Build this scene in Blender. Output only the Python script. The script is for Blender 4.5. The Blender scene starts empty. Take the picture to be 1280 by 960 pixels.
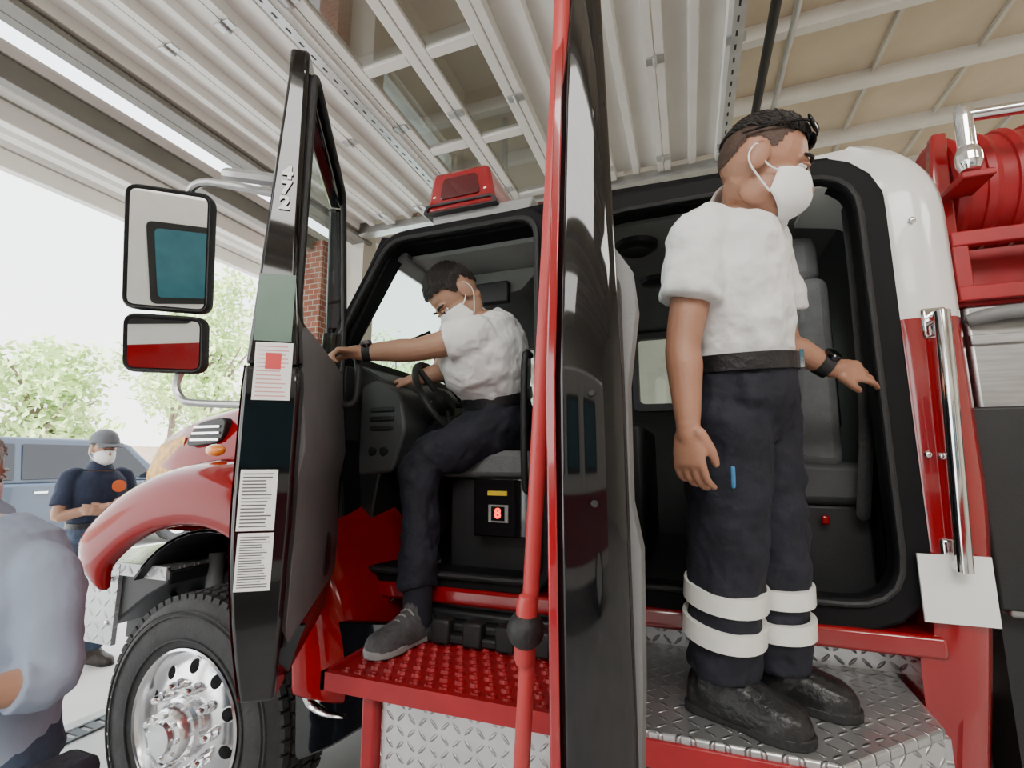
import bpy, bmesh, math, random
from mathutils import Vector, Matrix, noise as mnoise
random.seed(4)
C = bpy.context.scene.collection
V = Vector; R = math.radians
# ------------------------------------------------------------------ camera
F_PX = 600.0; CAM = V((0, 0, 1.57)); YAW = R(20); PIT = R(9)
Fw = V((-math.sin(YAW)*math.cos(PIT), math.cos(YAW)*math.cos(PIT), math.sin(PIT)))
Rt = V((math.cos(YAW), math.sin(YAW), 0)); Up = Rt.cross(Fw)
def D(px, py): return Fw + Rt*((px-640)/F_PX) + Up*((480-py)/F_PX)
def W(px, py, Y=None, X=None, Z=None, t=None):
    d = D(px, py)
    if Y is not None: t = Y/d.y
    elif X is not None: t = X/d.x
    elif Z is not None: t = (Z-CAM.z)/d.z
    return CAM + d*t
cd = bpy.data.cameras.new('camera'); cam = bpy.data.objects.new('camera', cd); C.objects.link(cam)
cd.sensor_width = 36; cd.lens = F_PX/1280*36; cd.clip_start = .02; cd.clip_end = 300
cam.matrix_world = Matrix.Translation(CAM) @ Matrix((Rt, Up, -Fw)).transposed().to_4x4()
bpy.context.scene.camera = cam
# ------------------------------------------------------------------ materials
def mat(name, col, rough=.5, metal=0, var=.08, vs=6, bump=0, bs=60, coat=0, emit=0, trans=0, alpha=1, stretch=None, spec=.5):
    m = bpy.data.materials.new(name); m.use_nodes = True; nt = m.node_tree; N = nt.nodes; L = nt.links
    b = N['Principled BSDF']
    tc = N.new('ShaderNodeTexCoord'); src = tc.outputs['Object']
    if stretch:
        mp = N.new('ShaderNodeMapping'); mp.inputs['Scale'].default_value = stretch; L.new(src, mp.inputs[0]); src = mp.outputs[0]
    nz = N.new('ShaderNodeTexNoise'); nz.inputs['Scale'].default_value = vs; nz.inputs['Detail'].default_value = 4; L.new(src, nz.inputs['Vector'])
    cr = N.new('ShaderNodeValToRGB')
    cr.color_ramp.elements[0].position = .3; cr.color_ramp.elements[1].position = .7
    cr.color_ramp.elements[0].color = tuple(c*(1-var) for c in col)+(1,)
    cr.color_ramp.elements[1].color = tuple(min(1, c*(1+var)) for c in col)+(1,)
    L.new(nz.outputs['Fac'], cr.inputs[0]); L.new(cr.outputs[0], b.inputs['Base Color'])
    b.inputs['Roughness'].default_value = rough; b.inputs['Metallic'].default_value = metal; b.inputs['Specular IOR Level'].default_value = spec
    b.inputs['Coat Weight'].default_value = coat; b.inputs['Transmission Weight'].default_value = trans
    b.inputs['Alpha'].default_value = alpha
    if emit:
        L.new(cr.outputs[0], b.inputs['Emission Color']); b.inputs['Emission Strength'].default_value = emit
    if bump:
        n2 = N.new('ShaderNodeTexNoise'); n2.inputs['Scale'].default_value = bs; n2.inputs['Detail'].default_value = 3; L.new(src, n2.inputs['Vector'])
        bp = N.new('ShaderNodeBump'); bp.inputs['Strength'].default_value = bump; bp.inputs['Distance'].default_value = .02
        L.new(n2.outputs['Fac'], bp.inputs['Height']); L.new(bp.outputs[0], b.inputs['Normal'])
    return m
def glass(name, tint=(.8, .88, .86), a=.35):
    m = bpy.data.materials.new(name); m.use_nodes = True; nt = m.node_tree; N = nt.nodes; L = nt.links
    N.remove(N['Principled BSDF']); t = N.new('ShaderNodeBsdfTransparent'); t.inputs[0].default_value = tint+(1,)
    g = N.new('ShaderNodeBsdfGlossy'); g.inputs['Roughness'].default_value = .02
    mx = N.new('ShaderNodeMixShader'); mx.inputs[0].default_value = a
    L.new(t.outputs[0], mx.inputs[1]); L.new(g.outputs[0], mx.inputs[2]); L.new(mx.outputs[0], N['Material Output'].inputs[0])
    return m
def diamond(name, plane='XY', pitch=.036, col=(.50, .51, .52), metal=.75, rough=.3):
    m = mat(name, col, rough, metal, .15, 5); nt = m.node_tree; N = nt.nodes; L = nt.links
    def mt(op, a, b=None):
        n = N.new('ShaderNodeMath'); n.operation = op
        for i, x in enumerate((a, b)):
            if x is None: continue
            if isinstance(x, (int, float)): n.inputs[i].default_value = x
            else: L.new(x, n.inputs[i])
        return n.outputs[0]
    tc = N.new('ShaderNodeTexCoord'); sp = N.new('ShaderNodeSeparateXYZ'); L.new(tc.outputs['Object'], sp.inputs[0])
    x = mt('DIVIDE', sp.outputs['XYZ'.index(plane[0])], pitch); y = mt('DIVIDE', sp.outputs['XYZ'.index(plane[1])], pitch)
    a = mt('SUBTRACT', mt('FRACT', x), .5); b = mt('SUBTRACT', mt('FRACT', y), .5)
    par = mt('ABSOLUTE', mt('MODULO', mt('ADD', mt('FLOOR', x), mt('FLOOR', y)), 2))
    sg = mt('SUBTRACT', mt('MULTIPLY', par, 2), 1)
    p = mt('ADD', a, mt('MULTIPLY', b, sg)); q = mt('SUBTRACT', a, mt('MULTIPLY', b, sg))
    e = mt('ADD', mt('POWER', mt('ABSOLUTE', mt('DIVIDE', p, .68)), 2), mt('POWER', mt('ABSOLUTE', mt('DIVIDE', q, .2)), 2))
    h = mt('MAXIMUM', mt('SUBTRACT', 1, e), 0)
    bp = N.new('ShaderNodeBump'); bp.inputs['Strength'].default_value = 1; bp.inputs['Distance'].default_value = .007
    L.new(h, bp.inputs['Height']); L.new(bp.outputs[0], N['Principled BSDF'].inputs['Normal'])
    return m
M_red = mat('red_paint', (.26, .003, .007), .13, 0, .05, coat=1)
M_redout = mat('red_hood_paint', (.24, .001, .002), .10, 0, .05, spec=.3)
M_redmat = mat('red_step_paint', (.30, .007, .012), .42, 0, .12, 12)
M_pole = mat('red_pole_paint', (.42, .04, .04), .4, 0, .08)
M_white = mat('white_paint', (.74, .73, .71), .25, 0, .03, coat=.6)
M_black = mat('gloss_black', (.004, .004, .005), .04, 0, .1, spec=.7)
M_frame = mat('satin_black_gasket', (.006, .006, .007), .6, 0, .1, spec=.15)
M_roof = mat('dark_roof', (.010, .010, .011), .9, 0, .1, spec=.05)
M_rub = mat('black_rubber', (.010, .010, .011), .6, 0, .2, 20, .15, 90)
M_tyre = mat('tyre_rubber', (.028, .028, .029), .75, 0, .25, 14, .2, 60)
M_trim = mat('grey_trim', (.12, .123, .128), .55, 0, .08, 9, .12, 200)
M_cons = mat('dark_grey_console', (.05, .052, .055), .5, 0, .08, 9, .12, 200)
M_lite = mat('light_grey_trim', (.28, .285, .28), .6, 0, .06, 8, .1, 160); M_mid = mat('mid_grey_trim', (.17, .172, .172), .5, 0, .06, 8, .1, 160)
M_head = mat('headliner_cloth', (.26, .265, .26), .85, 0, .06, 8, .1, 160)
M_dark = mat('dark_plastic', (.012, .0125, .014), .5, 0, .15, 10, .1, 200)
M_seat = mat('grey_seat_fabric', (.13, .136, .14), .85, 0, .1, 30, .2, 180)
M_chrome = mat('chrome', (.85, .85, .86), .08, 1, .03)
M_alu = mat('polished_aluminium', (.8, .8, .81), .2, 1, .05)
M_steel = mat('brushed_steel', (.42, .42, .42), .4, 1, .15, 8, stretch=(1, 1, 12))
M_dpXY = diamond('diamond_plate_flat', 'XY'); M_dpXZ = diamond('diamond_plate_upright', 'XZ', col=(.58, .59, .6), metal=.6); M_dpYZ = diamond('diamond_plate_end', 'YZ')
M_dpEnd = diamond('bright_diamond_plate', 'XZ', .055, (.55, .56, .58), .35, .35)
M_mirror = mat('mirror', (.86, .88, .88), .01, 1, .01)
M_glass = glass('window_glass', (.86, .92, .9), .12); M_door_glass = glass('garage_glass', (.66, .67, .67), .16)
M_lens = mat('red_lens', (.24, .004, .007), .15, 0, .1, coat=.8); M_amber = mat('amber_lens', (.8, .25, .02), .15, 0, .1, coat=.8, emit=.1)
M_dlens = mat('dark_red_lens', (.07, .002, .004), .2, 0, .1, coat=.6)
M_gold = mat('gold_yellow', (.62, .30, .006), .35, 0, .6, 26, spec=.3)
M_skin = mat('skin', (.36, .175, .11), .5, 0, .07, 14, .05, 140); M_skin2 = mat('tan_skin', (.40, .22, .145), .5, 0, .07, 14, .05, 140)
M_hair = mat('black_hair', (.014, .010, .008), .5, 0, .3, 60, .3, 130); M_ghair = mat('grey_hair', (.35, .34, .32), .6, 0, .2, 60, .3, 130); M_fade = mat('faded_side_hair', (.06, .033, .023), .7, 0, .35, 120, .2, 200)
M_polo = mat('white_polo', (.76, .76, .76), .85, 0, .03, 10, .45, 16); M_navy = mat('navy_trousers', (.008, .009, .018), .8, 0, .2, 14, .5, 18)
M_npolo = mat('navy_polo', (.010, .018, .045), .8, 0, .15, 10, .3, 18); M_jean = mat('dark_jeans', (.04, .06, .10), .85, 0, .25, 9, .3, 25)
M_blue = mat('pale_blue_shirt', (.28, .335, .44), .95, 0, .05, 8, .25, 14, spec=.15); M_mask = mat('mask_white', (.82, .82, .81), .8, 0, .02, 10, .05, 90)
M_boot = mat('black_leather', (.012, .012, .013), .38, 0, .2, 20, .2, 60); M_bboot = mat('dark_brown_leather', (.035, .024, .018), .55, 0, .2, 20, .2, 60)
M_snk = mat('grey_trainer_mesh', (.075, .075, .08), .8, 0, .3, 40, .3, 120)
M_refl = mat('reflective_white', (.78, .78, .74), .4, 0, .05, 20); M_eye = mat('eye_white', (.7, .68, .65), .2); M_iris = mat('dark_iris', (.02, .01, .008), .1)
M_cap = mat('grey_cap', (.14, .15, .17), .8, 0, .1, 20, .1, 90); M_orange = mat('orange_emblem', (.7, .13, .03), .6)
M_paper = mat('label_paper', (.8, .8, .78), .5, 0, .03); M_ink = mat('label_ink', (.1, .1, .11), .6); M_redink = mat('red_ink', (.6, .05, .05), .5); M_pinkink = mat('pale_red_ink', (.66, .30, .29), .5); M_green = mat('green_reflection_paint', (.12, .19, .15), .25, 0, .1)
M_floor = mat('concrete_floor', (.48, .48, .48), .35, 0, .12, 2.5, .05, 12); M_pave = mat('pavement', (.62, .61, .58), .8, 0, .1, 1.2, .2, 10)
M_gwhite = mat('white_door_steel', (.78, .76, .71), .42, 0, .05, 3); M_beam = mat('grey_beam', (.20, .19, .17), .55, 0, .1, 4)
M_ceil = mat('beige_ceiling_board', (.64, .54, .40), .8, 0, .1, 2); M_wall = mat('cream_wall', (.62, .59, .52), .7, 0, .05, 3)
M_galv = mat('galvanised_steel', (.5, .51, .51), .35, .8, .12, 9); M_drain = mat('drain_steel', (.10, .11, .12), .5, .5, .15, 9)
M_leaf = mat('leaf_green', (.5, .66, .26), .6, 0, .4, .8); M_bark = mat('bark', (.2, .15, .11), .9, 0, .3, 8, .6, 20)
M_carp = mat('slate_blue_car_paint', (.03, .045, .07), .2, .2, .05, coat=.6); M_carg = mat('dark_car_glass', (.01, .012, .015), .06, 0, .1); M_teal = mat('teal_tinted_glass', (.05, .16, .20), .06, 0, .1)
M_yellow = mat('yellow_label', (.7, .5, .02), .5); M_led = mat('red_led', (.9, .03, .02), .4, emit=4); M_bluep = mat('blue_plastic', (.05, .2, .4), .4)
def brick_mat():
    m = mat('brick', (.4, .13, .08), .85); nt = m.node_tree; b = nt.nodes.new('ShaderNodeTexBrick'); tc = nt.nodes.new('ShaderNodeTexCoord')
    b.inputs['Color1'].default_value = (.42, .13, .08, 1); b.inputs['Color2'].default_value = (.3, .09, .06, 1); b.inputs['Mortar'].default_value = (.5, .45, .4, 1)
    sp = nt.nodes.new('ShaderNodeSeparateXYZ'); cb = nt.nodes.new('ShaderNodeCombineXYZ'); ad = nt.nodes.new('ShaderNodeMath'); ad.operation = 'ADD'
    nt.links.new(tc.outputs['Object'], sp.inputs[0]); nt.links.new(sp.outputs[0], ad.inputs[0]); nt.links.new(sp.outputs[1], ad.inputs[1]); nt.links.new(ad.outputs[0], cb.inputs[0]); nt.links.new(sp.outputs[2], cb.inputs[1])
    b.inputs['Scale'].default_value = 4; nt.links.new(cb.outputs[0], b.inputs['Vector']); nt.links.new(b.outputs['Color'], nt.nodes['Principled BSDF'].inputs['Base Color'])
    return m
M_brick = brick_mat()
# ------------------------------------------------------------------ mesh builder
class MB:
    def __init__(s): s.bm = bmesh.new()
    def verts(s, ps, M=None): return [s.bm.verts.new((M @ V(p)) if M else V(p)) for p in ps]
    def box(s, x0, x1, y0, y1, z0, z1, M=None):
        v = s.verts([(x, y, z) for x in (x0, x1) for y in (y0, y1) for z in (z0, z1)], M)
        for f in ((0, 1, 3, 2), (4, 6, 7, 5), (0, 4, 5, 1), (2, 3, 7, 6), (0, 2, 6, 4), (1, 5, 7, 3)): s.bm.faces.new([v[i] for i in f])
        return s
    def loft(s, rings, cap=True, closed=False, M=None):
        rs = [s.verts(r, M) for r in rings]; n = len(rs[0])
        prs = list(zip(rs[:-1], rs[1:])) + ([(rs[-1], rs[0])] if closed else [])
        for a, b in prs:
            for i in range(n): s.bm.faces.new((a[i], a[(i+1) % n], b[(i+1) % n], b[i]))
        if cap and not closed: s.bm.faces.new(rs[0][::-1]); s.bm.faces.new(rs[-1])
        return s
    def grid(s, rows, M=None):
        rs = [s.verts(r, M) for r in rows]
        for a, b in zip(rs[:-1], rs[1:]):
            for i in range(len(a)-1): s.bm.faces.new((a[i], a[i+1], b[i+1], b[i]))
        return s
    def prism(s, poly, axis, a0, a1, M=None):
        def P(p, a): return {'X': (a, p[0], p[1]), 'Y': (p[0], a, p[1]), 'Z': (p[0], p[1], a)}[axis]
        return s.loft([[P(p, a0) for p in poly], [P(p, a1) for p in poly]], M=M)
    def ring(s, outer, inner, axis, a0, a1):
        def P(p, a): return {'X': (a, p[0], p[1]), 'Y': (p[0], a, p[1]), 'Z': (p[0], p[1], a)}[axis]
        return s.loft([[P(p, a) for p in q] for q, a in ((outer, a0), (outer, a1), (inner, a1), (inner, a0))], closed=True)
    def limb(s, pts, rad, n=14, ends=(1, 1), sub=4, sq=None, M=None):
        pts = [V(p) for p in pts]
        if not isinstance(rad, (list, tuple)): rad = [rad]*len(pts)
        P = []; Q = []
        for i in range(len(pts)-1):
            p0 = pts[max(i-1, 0)]; p1 = pts[i]; p2 = pts[i+1]; p3 = pts[min(i+2, len(pts)-1)]
            for k in range(sub):
                t = k/sub; P.append(.5*((2*p1)+(p2-p0)*t+(2*p0-5*p1+4*p2-p3)*t*t+(3*p1-p0-3*p2+p3)*t**3)); Q.append(rad[i]+(rad[i+1]-rad[i])*t)
        P.append(pts[-1]); Q.append(rad[-1])
        d0 = (P[1]-P[0]).normalized(); d1 = (P[-1]-P[-2]).normalized()
        if ends[0]: P = [P[0]-d0*Q[0], P[0]-d0*Q[0]*.65] + P; Q = [Q[0]*.12, Q[0]*.75] + Q
        if ends[1]: P = P + [P[-1]+d1*Q[-1]*.65, P[-1]+d1*Q[-1]]; Q = Q + [Q[-1]*.75, Q[-1]*.12]
        T = [(P[min(i+1, len(P)-1)]-P[max(i-1, 0)]).normalized() for i in range(len(P))]
        u = T[0].orthogonal().normalized()
        if sq: u = (V(sq[0]) - T[0]*V(sq[0]).dot(T[0])).normalized()
        rings = []
        for p, r, t in zip(P, Q, T):
            u = (u - t*u.dot(t)).normalized(); w = t.cross(u); k = sq[1] if sq else 1
            rings.append([p+u*(r*math.cos(a))+w*(r*k*math.sin(a)) for a in [2*math.pi*j/n for j in range(n)]])
        return s.loft(rings, M=M)
    def tube(s, pts, r, n=10, sub=1, M=None): return s.limb(pts, r, n, (0, 0), sub, M=M)
    def loop(s, pts, r, n=8):
        pts = [V(p) for p in pts]; m = len(pts); rings = []
        nor = sum(((pts[i]-pts[0]).cross(pts[(i+1) % m]-pts[0]) for i in range(m)), V()).normalized()
        for i in range(m):
            t = (pts[(i+1) % m]-pts[i-1]).normalized(); w = t.cross(nor).normalized()
            rings.append([pts[i]+w*(r*math.cos(a))+nor*(r*math.sin(a)) for a in [2*math.pi*j/n for j in range(n)]])
        return s.loft(rings, closed=True)
    def ell(s, c, r, M=None, nu=20, nv=12):
        rings = []
        for j in range(nv+1):
            a = -math.pi/2+math.pi*(j*.98+.01*nv)/nv
            rings.append([(c[0]+r[0]*math.cos(a)*math.cos(b), c[1]+r[1]*math.cos(a)*math.sin(b), c[2]+r[2]*math.sin(a)) for b in [2*math.pi*i/nu for i in range(nu)]])
        return s.loft(rings, M=M)
    def lathe(s, prof, M=None, n=48, cap=True):
        return s.loft([[(r*math.cos(a), r*math.sin(a), h) for a in [2*math.pi*i/n for i in range(n)]] for r, h in prof], cap=cap, M=M)
WM = {}
def obj(name, mb, m, parent=None, M=None, bev=0, ang=35, label=None, shift=True):
    if isinstance(mb, MB):
        bmesh.ops.recalc_face_normals(mb.bm, faces=mb.bm.faces); me = bpy.data.meshes.new(name); mb.bm.to_mesh(me); mb.bm.free()
    else: me = mb
    if M is None:
        M = Matrix.Identity(4)
        if shift and me.vertices:
            xs = [v.co for v in me.vertices]; c = V(((min(v.x for v in xs)+max(v.x for v in xs))/2, (min(v.y for v in xs)+max(v.y for v in xs))/2, min(v.z for v in xs)))
            me.transform(Matrix.Translation(-c)); M = Matrix.Translation(c)
    me.materials.clear(); me.materials.append(m)
    for p in me.polygons: p.use_smooth = True
    me.set_sharp_from_angle(angle=R(ang))
    o = bpy.data.objects.new(name, me); C.objects.link(o)
    if parent: o.parent = parent; o.matrix_parent_inverse = WM[parent].inverted()
    o.matrix_basis = M; WM[o] = M
    if bev:
        b = o.modifiers.new('bevel', 'BEVEL'); b.width = bev; b.segments = 2; b.limit_method = 'ANGLE'; b.angle_limit = R(40)
    if label: o['label'] = label
    return o
def bake(o):
    dg = bpy.context.evaluated_depsgraph_get(); me = bpy.data.meshes.new_from_object(o.evaluated_get(dg)); o.modifiers.clear(); o.data = me
    for p in me.polygons: p.use_smooth = True
    return o
TEX = bpy.data.textures.new('folds', 'CLOUDS'); TEX.noise_scale = .09; TEX.noise_depth = 2
def remesh(o, vox, it=5, disp=0):
    r = o.modifiers.new('r', 'REMESH'); r.mode = 'VOXEL'; r.voxel_size = vox
    s = o.modifiers.new('s', 'SMOOTH'); s.factor = .5; s.iterations = it
    if disp:
        d = o.modifiers.new('d', 'DISPLACE'); d.texture = TEX; d.texture_coords = 'GLOBAL'; d.strength = disp; d.mid_level = .5
    return bake(o)
def thing(o, label, cat, group=None):
    o['label'] = label; o['category'] = cat
    if group: o['group'] = group
    return o
def empty(name, loc, label=None, cat=None, group=None):
    o = bpy.data.objects.new(name, None); C.objects.link(o); o.location = loc; WM[o] = Matrix.Translation(V(loc)); o.empty_display_size = .1
    if label: thing(o, label, cat, group)
    return o
def struct(o): o['kind'] = 'structure'; return o
def rpoly(pts, r, n=5):
    out = []; m = len(pts)
    for i in range(m):
        p = V(pts[i]); a = (V(pts[i-1])-p); b = (V(pts[(i+1) % m])-p); rr = min(r, a.length*.45, b.length*.45); A = p+a.normalized()*rr; B = p+b.normalized()*rr
        for k in range(n+1): t = k/n; q = A*(1-t)**2+p*(2*t*(1-t))+B*t*t; out.append((q.x, q.y))
    return out
def offs(poly, d):
    m = len(poly); out = []; P = [V(p) for p in poly]
    for i in range(m):
        t = (P[(i+1) % m]-P[i-1]).normalized(); n = V((t.y, -t.x)); out.append(tuple(P[i]+n*d))
    return out
def text(name, body, size, M, m, parent, label=None):
    cu = bpy.data.curves.new(name, 'FONT'); cu.body = body; cu.size = size; cu.extrude = .0008; cu.offset = .0022*size/.05; cu.align_x = 'CENTER'; cu.align_y = 'CENTER'
    o = bpy.data.objects.new('t', cu); C.objects.link(o); dg = bpy.context.evaluated_depsgraph_get(); me = bpy.data.meshes.new_from_object(o.evaluated_get(dg)); bpy.data.objects.remove(o)
    return obj(name, me, m, parent, M, label=label)
# ================================================================== SETTING
fl = MB().box(-3.6, 9, -10, 7.2, -.2, 0); struct(obj('floor', fl, M_floor))
struct(obj('pavement', MB().box(-60, -3.6, -40, 60, -.22, -.02), M_pave))
ce = struct(obj('ceiling', MB().box(-3.5, 9, -10, 7.2, 5.0, 5.1), M_ceil))
for i in range(19): obj('purlin', MB().box(-3.4, 8.9, -8.5+i*.82, -8.42+i*.82, 4.87, 5.0), M_gwhite, ce)
for i in range(16): obj('batten', MB().box(-2.8+i*.75, -2.77+i*.75, -10, 7.2, 4.96, 5.0), M_wall, ce)
struct(obj('wall_right', MB().box(-3.5, 9, 7.0, 7.2, 0, 5), M_wall)); struct(obj('wall_back', MB().box(8.8, 9, -10, 7, 0, 5), M_wall)); struct(obj('wall_left', MB().box(-3.5, 9, -10.2, -10, 0, 5), M_wall))
wf = MB().box(-3.7, -3.46, 4.25, 4.55, 0, 5); wf.box(-3.7, -3.46, 6.75, 7, 0, 5); wf.box(-3.7, -3.46, 4.55, 6.75, 0, 1.4); wf.box(-3.7, -3.46, 4.55, 6.75, 4.2, 5)
wf.box(-3.7, -3.46, -10, 4.25, 4.25, 5.0); wf.box(-3.7, -3.46, -.75, -.45, 0, 4.25); wf.box(-3.7, -3.46, -6, -5.6, 0, 4.25)
struct(obj('wall_front', wf, M_wall)); struct(obj('trim_1', MB().box(-4.0, -3.7, 4.02, 4.5, 0, 4.0), M_brick)); struct(obj('trim_2', MB().box(-3.46, -3.3, 4.2, 4.42, 0, 4.1), M_wall))
w1 = MB()
for y in (4.55, 6.7): w1.box(-3.62, -3.54, y, y+.05, 1.4, 4.2)
for z in (1.4, 4.15): w1.box(-3.615, -3.545, 4.55, 6.75, z, z+.05)
w1 = struct(obj('window_1', w1, M_gwhite)); obj('pane', MB().box(-3.585, -3.578, 4.6, 6.7, 1.45, 4.15), M_glass, w1)
tb = MB().box(-3.46, -3.38, -.4, 4.3, 3.98, 4.3); tb.box(-3.38, -3.24, -.4, 4.3, 4.22, 4.3); tb.box(-3.38, -3.26, -.4, 4.3, 3.98, 4.02)
struct(obj('trim_3', tb, M_beam, bev=.006))
cn = []
for i in range(42):
    x = -3.78-i*.033; z = 4.06 if (i//2) % 3 else 4.1
    cn.append([(x, -8, z), (x, 5.2, z)])
cp = struct(obj('canopy_roof', MB().grid(cn), M_gwhite, ang=20))
for x in (-3.9, -4.4, -5.1): obj('canopy_beam', MB().box(x-.05, x+.05, -8, 5.2, 3.9, 4.05), M_beam if x > -4 else M_gwhite, cp, bev=.01)
for y in (-6, -3): obj('canopy_rafter', MB().box(-5.1, -4.05, y-.03, y+.03, 3.86, 3.95), M_gwhite, cp)
# overhead door in its raised position
ZD = 4.05; YN, YF = -.35, 4.05
dr = struct(empty('door_1', (-1.5, 1.85, ZD)))
for i in range(8):
    x0 = -3.3+i*.4625; x1 = x0+.455
    if i in (3, 4):
        f = MB().box(x0, x0+.07, YN, YF, ZD, ZD+.05); f.box(x1-.07, x1, YN, YF, ZD, ZD+.05)
        for k in range(6): y = YN+k*(YF-YN-.08)/5; f.box(x0+.07, x1-.07, y, y+.08, ZD, ZD+.05)
        s = obj('door_section', f, M_gwhite, dr, bev=.006); obj('pane', MB().box(x0+.07, x1-.07, YN, YF, ZD+.02, ZD+.026), M_door_glass, s)
    else:
        g0 = ZD+.075
        pr = [(x0, ZD), (x0+.05, ZD), (x0+.055, g0), (x0+.19, g0), (x0+.2, ZD+.02), (x0+.25, ZD+.02), (x0+.26, g0), (x1-.055, g0), (x1-.05, ZD), (x1, ZD), (x1, ZD+.09), (x0, ZD+.09)]
        s = obj('door_section', MB().prism(pr, 'Y', YN, YF), M_gwhite, dr, ang=20)
    for y in (.6, 1.7, 2.8, 3.85):
        h = MB().box(x1-.05, x1+.06, y-.03, y+.03, ZD-.012, ZD); h.tube([(x1+.003, y-.04, ZD-.014), (x1+.003, y+.04, ZD-.014)], .012); obj('hinge', h, M_galv, dr)
for x in (-2.02, .4):
    st = MB().box(x-.03, x+.0, YN, YF, ZD-.04, ZD-.002); st.box(x-.035, x+.03, YN, YF, ZD-.045, ZD-.04)
    so = obj('strut', st, M_galv, dr); hb = MB()
    for k in range(40): hb.box(x-.014, x-.002, YN+.1*k+.05, YN+.1*k+.09, ZD-.0462, ZD-.045)
    obj('slot_row', hb, M_dark, so)
y = YF+.05; tk = MB().box(-3.3, .7, y, y+.07, ZD-.05, ZD+.06); tk.box(-3.3, .7, y-.06, y, ZD-.06, ZD-.04); obj('track', tk, M_galv, dr)
obj('hanger', MB().box(.36, .4, 4.0, 4.06, ZD, 5), M_galv, dr); obj('hanger', MB().box(-1.6, -1.56, 4.1, 4.16, ZD, 5), M_galv, dr)
obj('conduit_pipe', MB().tube([(.72, .5, 4.62), (.72, 4.5, 4.62)], .035, 12), M_dark, ce); obj('conduit_pipe', MB().tube([(.9, 1.5, 4.75), (.9, 6.5, 4.75)], .025, 12), M_galv, ce)
dg_ = MB()
for i in range(60): dg_.box(-3.47, -3.37, -.4+i*.08, -.4+i*.08+.05, .001, .010)
dg_.box(-3.49, -3.47, -.4, 4.4, .001, .012); dg_.box(-3.37, -3.35, -.4, 4.4, .001, .012)
thing(obj('drain_grate', dg_, M_drain), 'long slotted steel trench drain grate in floor beside front tyre', 'drain')
struct(obj('boundary_wall', MB().box(-24.3, -24, -10, 40, 0, 2.2), mat('pink_wall', (.6, .45, .38), .9)))
# ================================================================== TRUCK
T = empty('fire_truck', (-.6, 2.6, 0), 'red and white crew cab fire truck with both near side doors open', 'fire truck')
YB = 1.70
fi = rpoly([(-1.33, 1.16), (-.52, 1.16), (-.52, 2.5), (-1.17, 2.5), (-1.43, 2.06)], .07)
ri = rpoly([(-.3, 1.18), (.53, 1.18), (.53, 2.46), (-.3, 2.46)], .13)
obj('door_frame', MB().ring(offs(fi, .06), fi, 'Y', YB-.02, YB+.1), M_frame, T, bev=.008)
obj('door_frame', MB().ring(offs(ri, .09), ri, 'Y', YB-.015, YB+.06), M_frame, T, bev=.012)
sl = MB().loop([(p[0], YB-.024, p[1]) for p in offs(ri, .012)], .010); obj('door_seal', sl, M_rub, T)
sl = MB().loop([(p[0], YB-.03, p[1]) for p in offs(fi, .012)], .012); obj('door_seal', sl, M_rub, T)
obj('centre_pillar', MB().box(-.475, -.39, YB-.01, YB+.12, 1.1, 2.5), M_white, T, bev=.01)
def roofsec(x, zt, ins): return [(x, YB+ins, 2.49), (x, YB-.01+ins, 2.545), (x, YB+.04+ins, zt-.02), (x, YB+.16+ins, zt), (x, 3.34-ins, zt), (x, 3.46-ins, zt-.02), (x, 3.51-ins, 2.545), (x, 3.5-ins, 2.49)]
obj('roof', MB().loft([roofsec(-1.27, 2.55, .04), roofsec(-1.1, 2.60, 0), roofsec(-.3, 2.62, 0), roofsec(.42, 2.60, 0), roofsec(.48, 2.59, .01)]), M_roof, T, ang=25)
obj('headliner', MB().box(-1.18, .62, YB+.1, 3.45, 2.47, 2.5), M_head, T)
# sill, floor and lower body
obj('sill', MB().box(-1.42, .62, YB-.03, YB+.1, 1.045, 1.105), M_red, T, bev=.012)
obj('cab_floor', MB().box(-1.5, .7, YB+.04, 3.5, 1.03, 1.1), M_dark, T)
obj('firewall', MB().box(-1.48, -1.45, YB+.06, 3.45, 1.05, 2.05), M_dark, T); obj('kick_panel', MB().box(-1.412, -1.385, YB-.012, YB+.14, 1.09, 1.98), M_dark, T, bev=.006)
cw = rpoly([(-1.41, 1.06), (-1.43, 2.08), (-1.56, 2.02), (-1.62, 1.5), (-1.56, .92), (-1.25, .86), (-1.1, 1.06)], .03)
obj('cowl_panel', MB().prism(cw, 'Y', YB-.02, YB+.12), M_red, T, bev=.012)
def corner(z0, z1, m, nm, n=16):
    def sec(z):
        k = max(0, min(1, (z-2.28)/.335)); x1 = .768-.13*k**2.6-min(.075, .075*max(0, (1.5-z)/.7)**1.4); x0 = .60-.17*min(1, max(0, (z-2.42)/.03)); fy = YB-.02+.10*k**3
        xm = max(x0+.01, .62); xs = [x0, min(xm, x1-.09), x1-.08, x1-.025, x1-.005, x1, x1, x0]; ys = [fy+.014, fy+(.004 if z > 2.42 else 0), fy-.008, fy+.008, fy+.03, fy+.07, YB+.3, YB+.3]
        return [(x, y, z) for x, y in zip(xs, ys)]
    obj(nm, MB().loft([sec(z0+(z1-z0)*i/n) for i in range(n+1)]), m, T, ang=50)
corner(1.98, 2.61, M_white, 'corner_panel', 24)
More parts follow.
